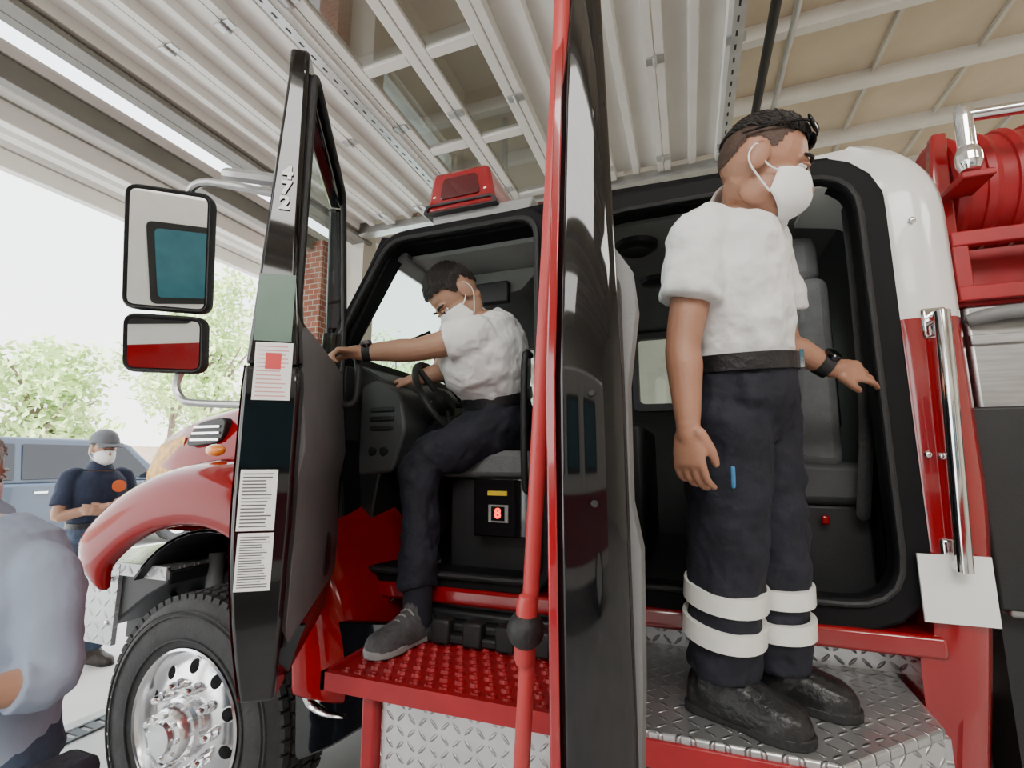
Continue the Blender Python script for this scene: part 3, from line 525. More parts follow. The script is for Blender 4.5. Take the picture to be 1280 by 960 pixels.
obj('mirror_arm', MB().limb([m1+V((.05, .05, .16)), W(238, 240, t=1.38), W(262, 228, t=1.37), dO(.85, zt)], .012, 10), M_galv, FD); obj('arm_bracket', MB().limb([W(285, 218, t=1.31), dO(.9, zt+.015)], .018, 8), M_galv, FD)
obj('mirror_arm', MB().limb([m2+V((.02, .05, -.05)), W(220, 480, t=1.38), W(228, 499, t=1.37), W(250, 504, t=1.35), dO(.8, W(305, 503, t=1.25).z)], .011, 10), M_galv, FD)
# ---------------- rear door
TR = 78; HR = V((-.37, YB, 0)); MR = Matrix.Translation(HR) @ Matrix.Rotation(R(-TR), 4, 'Z'); wr = .93
def rp_(z): k = max(0, (z-1.7)/.9); return (-.035+.035*k, .083-.018*k)
rm = MB()
rsec = lambda x0, x1, z0, z1, n: [[(x0, rp_(z)[0], z), (x1-.012, rp_(z)[0], z), (x1, rp_(z)[0]+.014, z), (x1, rp_(z)[1]-.018, z), (x1-.012, rp_(z)[1], z), (x0, rp_(z)[1], z)] for z in [z0+(z1-z0)*i/n for i in range(n+1)]]
rm.loft(rsec(wr-.09, wr, 1.02, 2.6, 16)); rm.loft(rsec(0, wr-.075, 1.021, 1.85, 8)); rm.loft(rsec(0, .09, 1.845, 2.6, 8)); rm.loft(rsec(.08, wr-.075, 2.51, 2.6, 1))
RD = obj('rear_door', rm, M_black, T, MR, bev=.004, ang=60)
rs_ = MB(); sec = lambda x0, x1, z0, z1, n: [[(x0, rp_(z)[0]-.012, z), (x1, rp_(z)[0]-.012, z), (x1+.004, rp_(z)[0]+.004, z), (x0, rp_(z)[0]+.001, z)] for z in [z0+(z1-z0)*i/n for i in range(n+1)]]
rs_.loft(sec(wr-.09, wr+.002, 1.02, 2.6, 16)); rs_.loft(sec(0, wr-.09, 1.02, 1.85, 8)); rs_.loft(sec(0, .09, 1.85, 2.6, 8)); obj('door_skin', rs_, M_red, RD, MR, bev=.003)
obj('door_window', MB().box(.09, wr-.09, .03, .035, 1.85, 2.52), M_glass, RD, MR)
tz = [1.06, 1.2, 1.42, 1.5, 1.7, 1.84, 1.92, 1.96]; ty_ = [.092, .100, .106, .092, .094, .114, .106, .08]
obj('door_trim_panel', MB().loft([[(.06, .07, z), (wr-.05, .07, z), (wr-.05, y, z), (wr-.08, y+.01, z), (.06, y+.01, z)] for z, y in zip(tz, ty_)]), M_mid, RD, MR, ang=50)
for z in (1.5, 1.68): obj('latch_bolt', MB().lathe([(.006, 0), (.006, .004), (.004, .006), (.001, .006)], MR @ Matrix.Translation((wr+.001, .03, z)) @ Matrix.Rotation(R(90), 4, 'Y'), 12), M_rub, RD)
obj('edge_seal', MB().loop([(x, .078, z) for x, z in rpoly([(.02, 1.05), (wr-.025, 1.05), (wr-.025, 1.9), (.02, 1.9)], .06)], .009), M_rub, RD, MR)
obj('drain_bolt', MB().ell((wr-.02, .06, 1.02), (.015, .015, .02)), M_lens, RD, MR)
# red pole leaning on the rear door
pa, pb = W(652, 958, t=.90), W(703, 0, t=.93); dd = (pb-pa).normalized(); pf = pa-dd*((pa.z-.012)/dd.z)
po = thing(obj('pole', MB().limb([pf, pb+dd*.1], [.0155, .0155], 18, sub=1), M_pole), 'slim red pole with a black ball, standing beside open rear door', 'pole')
bl = W(657, 787, t=.897); obj('ball', MB().ell(bl, (.035, .035, .035)), M_rub, po); obj('collar', MB().limb([bl-dd*.05, bl+dd*.05], .02, 16, sub=1), M_pole, po)
# ================================================================== PEOPLE
HD_ELL = [((-.012, 0, .025), (.098, .078, .098)), ((.03, 0, -.04), (.066, .062, .085)), ((.055, 0, -.098), (.030, .034, .028)), ((.012, .042, -.068), (.045, .02, .042)), ((.012, -.042, -.068), (.045, .02, .042)), ((.076, 0, .018), (.02, .05, .014)), ((.088, 0, -.07), (.012, .024, .008))]
def hand(mb, wr, d, n, thumb, curl, k=1.0, spread=1.0):
    d = V(d).normalized(); n = V(n); n = (n-d*n.dot(d)).normalized(); s = d.cross(n).normalized()
    rings = []
    for t, w, h in ((-.03, .024, .02), (0, .025, .018), (.03, .036, .018), (.065, .041, .016), (.092, .039, .013), (.1, .03, .007)):
        c = wr+d*(t*k); rings.append([c+s*(w*k*math.cos(a))+n*(h*k*math.sin(a)) for a in [2*math.pi*i/16 for i in range(16)]])
    mb.loft(rings)
    for i, (o, L) in enumerate(((-.031, .062), (-.0105, .075), (.0105, .08), (.031, .07))):
        o *= thumb; p = wr+d*(.088*k)+s*(o*k); pts = [p]; ang = 0; dr = (d+s*o*1.6*spread).normalized(); more = 4*(3-i)*.6
        for f, L2 in enumerate((.45, .32, .25)):
            ang += R((curl[f] if not isinstance(curl[0], (list, tuple)) else curl[i][f])+more); p = p+(dr*math.cos(ang)+n*math.sin(ang))*(L*L2*k); pts.append(p)
        mb.limb(pts, [.0095*k, .009*k, .0082*k, .007*k], 10, sub=2)
    b = wr+d*(.022*k)+s*(thumb*.026*k); dt = (d*.85+s*thumb*.42+n*.35).normalized(); e = b+dt*(.045*k); e2 = e+(d*.9+s*thumb*.05+n*.45).normalized()*(.032*k)
    mb.limb([b, e, e2], [.016*k, .0115*k, .009*k], 10, sub=2)
TR_AB = [(.10, .085), (.162, .118), (.146, .108), (.155, .114), (.168, .122), (.158, .112), (.105, .085), (.06, .06)]
def torso_pts(J): p, w, c, n = J['pel'], J['wai'], J['che'], J['nec']; return [p-(w-p).normalized()*.1, p, w, (w+c)/2, c, c.lerp(n, .5), c.lerp(n, .82), n]
def tring(c, dr, lat, a, b, n=28):
    l = (lat-dr*lat.dot(dr)).normalized(); f = l.cross(dr).normalized()
    return [c+l*(a*math.copysign(abs(math.cos(t))**.85, math.cos(t)))+f*(b*math.copysign(abs(math.sin(t))**.85, math.sin(t))) for t in [2*math.pi*i/n for i in range(n)]]
def torso(mb, J, idx, inf):
    P = torso_pts(J); k = J.get('k', 1); kt = J.get('kt', k); rings = []
    for i, q in zip(idx, inf):
        dr = (P[min(i+1, 7)]-P[max(i-1, 0)]).normalized(); kk = kt if 3 <= i <= 6 else k; rings.append(tring(P[i], dr, J['lat'], TR_AB[i][0]*kk+q, TR_AB[i][1]*kk+q))
    mb.loft(rings)
def shoe(heel, toe, z, an, shaft, m, parent, k=1.0, low=False):
    h, t = V((heel[0], heel[1], z)), V((toe[0], toe[1], z)); d = (t-h); L = d.length; d.normalize(); s = V((-d.y, d.x, 0)); mb = MB(); rings = []
    for q, w, hh in ((-.0, .018, .05), (.04, .032, .075), (.15, .040, .10), (.3, .042, .115), (.45, .044, .10), (.6, .047, .078), (.75, .050, .066), (.87, .047, .058), (.95, .036, .046), (1.0, .012, .03)):
        c = h+d*(q*L); rings.append([c+s*(w*k*x)+V((0, 0, .012+hh*k*y*(.82 if low else 1))) for x, y in ((-1, 0), (-1.02, .35), (-.85, .75), (-.45, .97), (0, 1), (.45, .97), (.85, .75), (1.02, .35), (1, 0), (.5, -.02), (0, -.02), (-.5, -.02))])
    mb.loft(rings); c = h+d*(.24*L)
    if low:
        o = remesh(obj('shoe', mb, m, parent, shift=False), .006, 3)
        obj('sock', MB().limb([c+V((0, 0, .06)), V(an)*.5+(c+V((0, 0, .08)))*.5, V(an)+V((0, 0, .03))], [.047*k, .046*k, .046*k], 16), M_navy, parent)
        obj('ankle_collar', MB().limb([c+V((0, 0, .095)), c+V((0, 0, .125))], [.050*k, .046*k], 16, sq=((d.x, d.y, 0), .8)), m, o)
    else:
        mb.limb([c+V((0, 0, .05)), V(an)*.5+(c+V((0, 0, .09)))*.5, V(an), V(an)+V((0, 0, shaft))], [.05*k, .054*k, .054*k, .056*k], 14); mb.limb([h+d*(.5*L)+V((0, 0, .06)), V(an)+d*.02], [.036*k, .042*k], 12)
        o = remesh(obj('shoe', mb, m, parent, shift=False), .006, 4)
    so = MB(); ol = ((-.02, .015), (.0, .03), (.08, .04), (.3, .041), (.45, .04), (.7, .052), (.88, .047), (.98, .03), (1.02, .01))
    pts = [h+d*(q*L)+s*w*k for q, w in ol]+[h+d*(q*L)-s*w*k for q, w in ol[::-1]]
    so.prism([(p.x, p.y) for p in pts], 'Z', z, z+.024); obj('sole', so, M_lite if low else M_rub, o, bev=.004)
    for q in (.42, .5, .58):
        la = MB(); c = h+d*(q*L); zz = z+.016+k*(.112-(q-.35)*.17)*(.84 if low else 1); la.limb([c-s*.03+V((0, 0, zz-z-.014)), c+V((0, 0, zz-z+.002)), c+s*.03+V((0, 0, zz-z-.014))], .0035, 6); obj('lace', la, M_lite if low else M_dark, o)
    if low: c = h+d*(.2*L); obj('orange_tab', MB().box(-.006, .006, -.012, .012, 0, .03, Matrix.Translation(c-s*.052+V((0, 0, .10)))), M_orange, o)
HL = [(0, .60), (28, .57), (48, .50), (62, .30), (72, -.12), (82, -.16), (88, .06), (108, .06), (120, -.3), (140, -.52), (180, -.58)]
HLT = [(0, .58), (28, .55), (48, .48), (62, .40), (80, .36), (108, .34), (130, .28), (150, .2), (180, .15)]
def hline(ph, H=HL):
    a = abs(math.degrees(math.atan2(math.sin(ph), math.cos(ph))))
    for (a0, z0), (a1, z1) in zip(H[:-1], H[1:]):
        if a <= a1: return z0+(z1-z0)*(a-a0)/(a1-a0)
    return H[-1][1]
def make_hair(hM, hair, style, B, n_str):
    nu, nv = 96, 54; quiff = style == 'quiff'
    ex = lambda d: (max(0, d.z-.36)*(.09+.10*max(0, d.x)) if quiff else 0)
    def shell(H, thick):
        hm = MB(); grid = {}
        for j in range(nv+1):
            for i in range(nu):
                th = math.pi/2-math.pi*.76*j/nv; ph = 2*math.pi*i/nu; d = V((math.cos(th)*math.cos(ph), math.cos(th)*math.sin(ph), math.sin(th)))
                q = d.z-hline(ph, H)+.05*mnoise.noise(d*14)
                if q < 0: continue
                f = 1.010+thick*min(1, q*4)+(ex(d) if thick > .02 else 0)
                grid[(i, j)] = hm.bm.verts.new(hM @ V((-.012+.098*f*d.x, .078*f*d.y, .025+.098*f*d.z)))
        for j in range(nv):
            for i in range(nu):
                q = [grid.get(((i+a) % nu, j+b)) for a, b in ((0, 0), (1, 0), (1, 1), (0, 1))]
                if None not in q and j > 0: hm.bm.faces.new(q)
        top = [grid[(i, 1)] for i in range(nu) if (i, 1) in grid]
        if len(top) == nu: hm.bm.faces.new(top)
        return hm
    H = HLT if quiff else HL
    hm = shell(H, .04)
    for _ in range(n_str):
        d = V((random.gauss(0, 1), random.gauss(0, 1), random.gauss(.35, 1))).normalized(); ph = math.atan2(d.y, d.x)
        if d.z < hline(ph, H)+.02: continue
        f = 1.03+ex(d)
        p = V((-.012+.098*f*d.x, .078*f*d.y, .025+.098*f*d.z)); nrm = V((d.x, d.y*1.2, d.z)).normalized(); jit = V((random.gauss(0, .12), random.gauss(0, .12), random.gauss(0, .08)))
        if quiff: L = .020; cmb = V((-.8, .12, .1)); nw = .28
        else:
            up = max(0, min(1, (d.z-.1)*2)); L = .008+.017*up; cmb = V((.8, .2, -.25)) if d.z > .4 else V((.15, 0, -.9)); nw = .14
        cmb = (cmb-nrm*cmb.dot(nrm)).normalized(); c2 = (cmb+jit+nrm*nw).normalized()
        hm.limb([p-nrm*.003, p+c2*(L*.5)+nrm*(L*.06), p+c2*L-nrm*(L*.06)], [.0021, .0019, .0008], 4, sub=1, M=hM)
    h = obj('hair', hm, hair, B, ang=180)
    if quiff: obj('faded_side', shell(HL, .012), M_fade, h, ang=180, label='short faded hair on the sides')
def person(J, label, skin, hair, shirt, trousers, boots, style='short', mask=True, tucked=True, vox=.0038, n_str=1500, low=False, folds=.028):
    hM = Matrix.Translation(J['head']) @ J['hR'].to_4x4() @ Matrix.Scale(J['hs'], 4); k = J.get('k', 1)
    mb = MB()
    for c, r in HD_ELL: mb.ell(c, r, hM)
    for sy in (1, -1):
        mb.ell((0, 0, 0), (.022, .009, .034), hM @ Matrix.Translation((-.008, .08*sy, -.012)) @ Matrix.Rotation(R(-14*sy), 4, 'Z'))
    mb.limb([(.088, 0, .012), (.104, 0, -.018), (.112, 0, -.036)], [.009, .011, .014], 10, M=hM); mb.ell((.098, 0, -.042), (.014, .018, .009), hM)
    mb.limb([J['nec']-V((0, 0, .05)), J['nec'], hM @ V((-.025, 0, -.05))], [.07*k, .053*k, .050*J['hs']], 18)
    torso(mb, J, range(8), [-.008]*8)
    for a in J['arms']:
        mb.limb([a['sh'], a['sh'].lerp(a['el'], .5), a['el'], a['el'].lerp(a['wr'], .3), a['wr']], [.055*k, .047*k, .04*k, .041*k, .026*k], 16); hand(mb, a['wr'], a['hd'], a['hn'], a['th'], a['curl'], a.get('hk', 1)); mb.limb([a['wr'], a['wr']+V(a['hd']).normalized()*.03], [.027*k, .024*k])
    for l in J['legs']:
        mb.limb([l['hip'], l['hip'].lerp(l['kn'], .5), l['kn'], l['kn'].lerp(l['an'], .3), l['an']], [.085*k, .072*k, .054*k, .054*k, .034*k], 16)
    B = remesh(obj('person', mb, skin, shift=False), vox, 4); me = B.data
    thing(B, label, 'person'); me.materials.clear(); me.materials.append(skin)
    for sy in (1, -1):
        e = obj('eye', MB().ell((.0815, .031*sy, .000), (.012, .014, .007), hM), M_eye, B); obj('iris', MB().ell((.0905, .031*sy, .000), (.004, .006, .006), hM), M_iris, e)
        obj('eyelid', MB().limb([(.088, .016*sy, .003), (.0935, .03*sy, .0085), (.084, .046*sy, .003)], [.003, .0045, .003], 8, M=hM), skin, e)
        obj('eyebrow', MB().limb([(.094, .014*sy, .021), (.094, .034*sy, .027), (.079, .052*sy, .021)], [.004, .005, .003], 8, M=hM), hair, B)
    make_hair(hM, hair, style, B, n_str)
    if mask:
        rows = []
        for j in range(13):
            v = -1+2*j/12; row = []
            for i in range(25):
                u = -1+2*i/24; au = abs(u)
                hgt = .063-.036*au**1.5; z = -.060+v*hgt+.006*au
                y = .069*math.sin(u*R(82)); x = .028+.066*math.cos(u*R(80)) + .032*(1-au)*(1-abs(v)**2.2)-(.022*max(0, -v)**2*(1-au)) + (.010*max(0, v)**3*(1-au)**2)
                row.append((x, y, z))
            rows.append(row)
        mk = obj('face_mask', MB().grid(rows, hM), M_mask, B, ang=60); s = mk.modifiers.new('s', 'SOLIDIFY'); s.thickness = .003
        for sy in (1, -1):
            sp = MB(); sp.limb([(.04, .0695*sy, -.035), (.01, .079*sy, -.026), (-.02, .0855*sy, .01), (-.031, .084*sy, -.01), (-.02, .0855*sy, -.038), (.01, .079*sy, -.064), (.04, .0695*sy, -.085)], .0022, 6, M=hM); obj('ear_loop', sp, M_mask, mk)
    sm = MB(); torso(sm, J, [1, 2, 3, 4, 5, 6] if not tucked else [2, 3, 4, 5, 6], [.012, .02, .02, .018, .016, .012] if not tucked else [.010, .026, .022, .018, .014])
    for a in J['arms']:
        e = a['sleeve']; P = [a['sh'].lerp(J['nec'], .35)-V((0, 0, .015)), a['sh']]; rd = [.06*k, .074*k]
        if e <= 1: P += [a['sh'].lerp(a['el'], e*.5), a['sh'].lerp(a['el'], e)]; rd += [.075*k, .073*k]
        else: P += [a['sh'].lerp(a['el'], .55), a['el'], a['el'].lerp(a['wr'], e-1)]; rd += [.066*k, .058*k, .050*k]
        sm.limb(P, rd, 18, (1, 0))
        if e > 1: q = a['el'].lerp(a['wr'], e-1); q0 = a['el'].lerp(a['wr'], e-1.12); sm.limb([q0, q], [.054*k, .056*k], 18, (0, 0), sub=1)
    S = remesh(obj('shirt', sm, shirt, B, shift=False), .0065, 6, folds); S.data.materials.clear(); S.data.materials.append(shirt)
    P = torso_pts(J); ax = (hM @ V((-.03, 0, -.075))-J['nec']).normalized(); lt = J['lat']
    cl = MB(); n0 = J['nec']
    cl.loft([tring(n0+ax*z, ax, lt, r*k, r*k) for z, r in ((-.03, .082), (.0, .074), (.04, .066), (.046, .070), (.016, .086), (-.03, .106))], cap=False, closed=True); obj('collar', cl, shirt, S, ang=60)
    tm = MB(); torso(tm, J, [0, 1, 2], [.012, .018, .016])
    for l in J['legs']:
        end = l['an'].lerp(l['kn'], l.get('hem', .1)); tm.limb([l['hip'], l['hip'].lerp(l['kn'], .5), l['kn'], l['kn'].lerp(end, .5), end], [q*k for q in l.get('rad', (.10, .092, .08, .076, .074))], 18, (1, 0))
    Q = remesh(obj('trousers', tm, trousers, B, shift=False), .0075, 6, .034); Q.data.materials.clear(); Q.data.materials.append(trousers)
    if tucked:
        d = (P[3]-P[1]).normalized(); bt = MB(); bt.loft([tring(P[2]+d*z, d, lt, TR_AB[2][0]*k+q, TR_AB[2][1]*k+q) for z, q in ((-.02, .0), (-.02, .027), (.02, .027), (.02, .0))], cap=False, closed=True); bo = obj('belt', bt, M_boot, Q, ang=40)
        f = lt.cross(d).normalized(); c = P[2]+f*(TR_AB[2][1]*k+.028); bk = MB().loft([[c+lt*x+d*z+f*y for x, z in ((-.03, -.022), (.03, -.022), (.03, .022), (-.03, .022))] for y in (-.004, .006)]); obj('buckle', bk, M_chrome, bo)
    for l in J['legs']: shoe(l['heel'], l['toe'], l['z'], l['an'], l.get('shaft', .06), boots, B, l.get('sk', 1), low)
    return B, hM, Q, S
def watch(B, a, m=M_rub):
    d = (a['wr']-a['el']).normalized(); c = a['wr']-d*.025; u = d.orthogonal().normalized(); w = d.cross(u)
    rg = [[c+d*z+(u*math.cos(t)+w*math.sin(t))*r for t in [2*math.pi*i/20 for i in range(20)]] for z, r in ((-.016, .028), (-.016, .036), (.016, .036), (.016, .028))]
    o = obj('watch', MB().loft(rg, cap=False, closed=True), m, B, ang=40); up = V((0, -.6, .8)); up = (up-d*up.dot(d)).normalized()
    obj('watch_face', MB().lathe([(.023, .0), (.023, .010), (.019, .013), (.001, .013)], Matrix.Translation(c+up*.032) @ up.to_track_quat('Z', 'Y').to_matrix().to_4x4(), 20), M_black, o)
def RZYX(yaw, pitch, roll): return Matrix.Rotation(R(yaw), 3, 'Z') @ Matrix.Rotation(R(pitch), 3, 'Y') @ Matrix.Rotation(R(roll), 3, 'X')
# --- standing man
ZS = .945
J = dict(pel=W(925, 497, Y=1.38), wai=W(927, 456, Y=1.37), che=W(910, 350, Y=1.34), nec=W(928, 264, Y=1.31), head=W(954, 212, Y=1.25), hR=RZYX(-4, 24, 0), hs=1.03, lat=V((.22, .97, 0)).normalized(), k=1.0,
  arms=[dict(sh=W(876, 296, Y=1.2), el=W(854, 430, Y=1.17), wr=W(860, 530, Y=1.14), hd=(-.02, -.02, -1), hn=(.5, .8, 0), th=1, curl=(20, 26, 20), sleeve=.62, hk=.98),
        dict(sh=W(955, 304, Y=1.5), el=W(982, 430, Y=1.56), wr=W(1040, 461, Y=1.595), hd=W(1096, 466, Y=1.66)-W(1040, 461, Y=1.595), hn=(.1, 1, -.45), th=-1, curl=[(20, 22, 16), (17, 20, 14), (14, 18, 14), (12, 16, 12)], sleeve=.7, hk=1.0)],
  legs=[dict(hip=W(908, 520, Y=1.31), kn=W(909, 690, Y=1.36), an=W(902, 845, Y=1.41), heel=(-.03, 1.435), toe=(.225, 1.32), z=ZS, hem=.06, shaft=.1, sk=1.15, rad=(.108, .102, .092, .087, .086)),
        dict(hip=W(948, 520, Y=1.46), kn=W(966, 690, Y=1.5), an=W(972, 838, Y=1.53), heel=(.105, 1.57), toe=(.36, 1.49), z=ZS, hem=.06, shaft=.1, sk=1.15, rad=(.108, .098, .086, .083, .082))])
B1, h1, Q1, S1 = person(J, 'man in white polo and navy trousers with reflective bands standing on the rear step', M_skin, M_hair, M_polo, M_navy, M_boot, style='quiff', n_str=5200, folds=.034)
for l in J['legs']:
    for f0, f1 in ((.24, .39), (.51, .66)):
        a_ = l['kn'].lerp(l['an'], f0); b_ = l['kn'].lerp(l['an'], f1); d = (b_-a_).normalized(); u = V((1, 0, 0)); u = (u-d*u.dot(d)).normalized(); w = d.cross(u)
        rr = l['rad'][3]+.012; rg = [[c+(u*math.cos(t)+w*math.sin(t))*r for t in [2*math.pi*i/28 for i in range(28)]] for c, r in ((a_, rr-.014), (a_, rr), (b_, rr), (b_, rr-.014))]
        obj('reflective_band', MB().loft(rg, cap=False, closed=True), M_refl, Q1, ang=40)
watch(B1, J['arms'][1])
fr_ = MB()
fr_.limb([(.048, .070, .088), (.066, .052, .098), (.078, .03, .104), (.082, 0, .108), (.078, -.03, .104), (.066, -.052, .098), (.048, -.070, .088)], .003, 8, M=h1)
for sy in (1, -1): fr_.limb([(.048, .070*sy, .088), (.0, .086*sy, .062), (-.06, .082*sy, .034)], .003, 8, M=h1)
sgo = obj('sunglasses', fr_, M_black, B1)
for sy in (1, -1): obj('lens', MB().ell((0, 0, 0), (.006, .031, .020), h1 @ Matrix.Translation((.069, .035*sy, .104)) @ Matrix.Rotation(R(24*sy), 4, 'Z') @ Matrix.Rotation(R(-38), 4, 'Y')), M_carg, sgo)
obj('blue_pen', MB().limb([W(916, 585, Y=1.205), W(917, 608, Y=1.205)], .005, 8), M_bluep, Q1)
# --- seated man
J = dict(pel=W(622, 530, Y=1.95), wai=W(622, 496, Y=1.93), che=W(604, 436, Y=1.85), nec=W(584, 394, Y=1.79), head=W(569, 370, Y=1.71), hR=RZYX(222, 60, 0), hs=1.1, lat=V((.15, -.98, 0)).normalized(), k=1.15, kt=1.38,
  arms=[dict(sh=W(598, 420, Y=1.66), el=W(522, 437, Y=1.6), wr=W(452, 441, Y=1.53), hd=W(420, 438, Y=1.46)-W(452, 441, Y=1.53), hn=(-.5, -.5, -.6), th=-1, curl=(35, 50, 40), sleeve=.5),
        dict(sh=W(576, 408, Y=2.0), el=W(550, 465, Y=2.02), wr=W(520, 475, Y=1.93), hd=(-.8, 0, .0), hn=(0, .3, -1), th=1, curl=(40, 55, 40), sleeve=.6)],
  legs=[dict(hip=W(612, 537, Y=1.84), kn=W(527, 583, Y=1.70), an=W(522, 742, Y=1.615), heel=(-.93, 1.675), toe=(-1.0, 1.40), z=.938, hem=.04, shaft=.07, sk=1.15, rad=(.094, .086, .073, .065, .062)),
        dict(hip=W(605, 535, Y=2.07), kn=V((-1.12, 2.02, 1.62)), an=V((-1.13, 1.98, 1.2)), heel=(-1.07, 1.99), toe=(-1.32, 1.95), z=1.105, hem=.1, shaft=.06)])
B2, h2, Q2, S2 = person(J, 'man in white polo seated in driver seat reaching out to the open door', M_skin2, M_hair, M_polo, M_navy, M_snk, style='crop', n_str=5000, low=True)
watch(B2, J['arms'][0])
# --- man with cap outside
def stand(base, yaw, z, h, arms, k=1.0, legsw=.1):
    M = Matrix.Translation((base[0], base[1], z)) @ Matrix.Rotation(R(yaw), 4, 'Z') @ Matrix.Scale(h/1.75, 4); g = lambda x, y, zz: M @ V((x, y, zz)); r3 = M.to_3x3().normalized()
    Jd = dict(pel=g(0, 0, .95), wai=g(0, 0, 1.04), che=g(.01, 0, 1.28), nec=g(0, 0, 1.475), head=g(.03, 0, 1.615), hR=RZYX(yaw, 6, 0), hs=.98*h/1.75, lat=r3 @ V((0, 1, 0)), k=k*h/1.75, arms=[], legs=[])
    for a in arms: Jd['arms'].append(dict(sh=g(*a['sh']), el=g(*a['el']), wr=g(*a['wr']), hd=r3 @ V(a['hd']), hn=r3 @ V(a['hn']), th=a['th'], curl=a['curl'], sleeve=a['sleeve'], hk=h/1.75))
    for s in (1, -1):
        t = g(.18, s*(legsw+.06), 0); hl_ = g(-.07, s*legsw, 0)
        Jd['legs'].append(dict(hip=g(0, s*.09, .9), kn=g(.02, s*legsw, .5), an=g(-.01, s*legsw, .1), heel=(hl_.x, hl_.y), toe=(t.x, t.y), z=z, hem=.02, shaft=.06))
    return Jd
J = stand((-4.55, 2.60), -8, -.02, 1.82, [dict(sh=(0, .17, 1.40), el=(.05, .24, 1.13), wr=(.2, .0, 1.15), hd=(.02, -1, .12), hn=(-1, 0, 0), th=-1, curl=(15, 25, 20), sleeve=.75), dict(sh=(0, -.17, 1.40), el=(.06, -.24, 1.12), wr=(.23, .02, 1.19), hd=(-.05, 1, .1), hn=(-1, 0, 0), th=1, curl=(15, 25, 20), sleeve=.75)], .92); J['kt'] = 1.06
B3, h3, Q3, S3 = person(J, 'man in grey cap and navy polo with arms crossed outside by the bumper', M_skin2, M_hair, M_npolo, M_jean, M_bboot, style='crop', vox=.005, n_str=300, folds=.012)
cpm = MB(); rings = []
for j in range(10):
    a = R(88-9.6*j); rings.append([(-.012+.118*math.cos(a)*math.cos(b), .098*math.cos(a)*math.sin(b), .045+.115*math.sin(a)) for b in [2*math.pi*i/32 for i in range(32)]])
cpm.loft(rings, M=h3); co = obj('cap', cpm, M_cap, B3, ang=60)
br = MB().grid([[(.07+.105*t*math.cos(R(70*u))+.02*(1-t), .085*math.sin(R(85*u))*(1-.1*t), .05-.02*t-.018*u*u*t) for u in [-1+i/6 for i in range(13)]] for t in (0, .35, .7, 1)], h3); bo = obj('cap_brim', br, M_cap, co); s = bo.modifiers.new('s', 'SOLIDIFY'); s.thickness = .005
fr = J['lat'].cross(V((0, 0, 1))).normalized(); q = J['che']+fr*.152+J['lat']*.085+V((0, 0, .05)); obj('round_emblem', MB().lathe([(.048, -.02), (.048, .004), (.001, .005)], Matrix.Translation(q) @ fr.to_track_quat('Z', 'Y').to_matrix().to_4x4(), 24), M_orange, S3)
# --- man at left edge, seen from behind his right shoulder
lat4 = -Rt; f4 = V((-Rt.y, Rt.x, 0)); wai = W(-32, 905, t=1.22); che = W(-24, 765, t=1.25); nec = W(-60, 650, t=1.28)
pel = V((wai.x, wai.y, wai.z-.1)); bx, by = pel.x, pel.y
rsh = W(56, 720, t=1.24); lsh = rsh+lat4*.40; lel = lsh+V((0, 0, -.27))+lat4*.05
J = dict(pel=pel, wai=wai, che=che, nec=nec, head=W(-48, 592, t=1.3), hR=RZYX(118, 10, 0), hs=.95, lat=lat4, k=1.04, kt=1.24,
  arms=[dict(sh=lsh, el=lel, wr=lel+f4*.22-V((0, 0, .06)), hd=f4, hn=V((0, 0, -1)), th=-1, curl=(20, 30, 20), sleeve=1.3),
        dict(sh=rsh, el=W(62, 850, t=1.16), wr=W(-58, 876, t=1.02), hd=V((-.95, .3, 0)), hn=V((0, 0, -1)), th=1, curl=(20, 30, 20), sleeve=1.42)], legs=[])
for s in (1, -1):
    hp = pel+lat4*(s*.09)-V((0, 0, .05)); fx = V((bx, by, 0))+lat4*(s*.11); hl_ = fx-f4*.07; t4 = fx+f4*.19
    J['legs'].append(dict(hip=hp, kn=V((fx.x, fx.y, hp.z*.53)), an=V((fx.x, fx.y, .1)), heel=(hl_.x, hl_.y), toe=(t4.x, t4.y), z=0, hem=.02, shaft=.06))
B4, h4, Q4, S4 = person(J, 'man in pale blue shirt with rolled sleeves at left edge', M_skin2, M_ghair, M_blue, M_jean, M_boot, tucked=False, style='crop', vox=.005, n_str=900, folds=.013)
q = W(78, 962, t=1.08)
bgo = obj('shoulder_bag', MB().box(q.x-.05, q.x+.06, q.y-.05, q.y+.05, q.z-.2, q.z+.02), M_navy, bev=.02); thing(bgo, 'dark bag at the hip of the man in pale blue shirt', 'bag'); obj('flap', MB().box(q.x-.055, q.x+.065, q.y-.056, q.y-.045, q.z-.08, q.z+.022), M_dark, bgo, bev=.005)
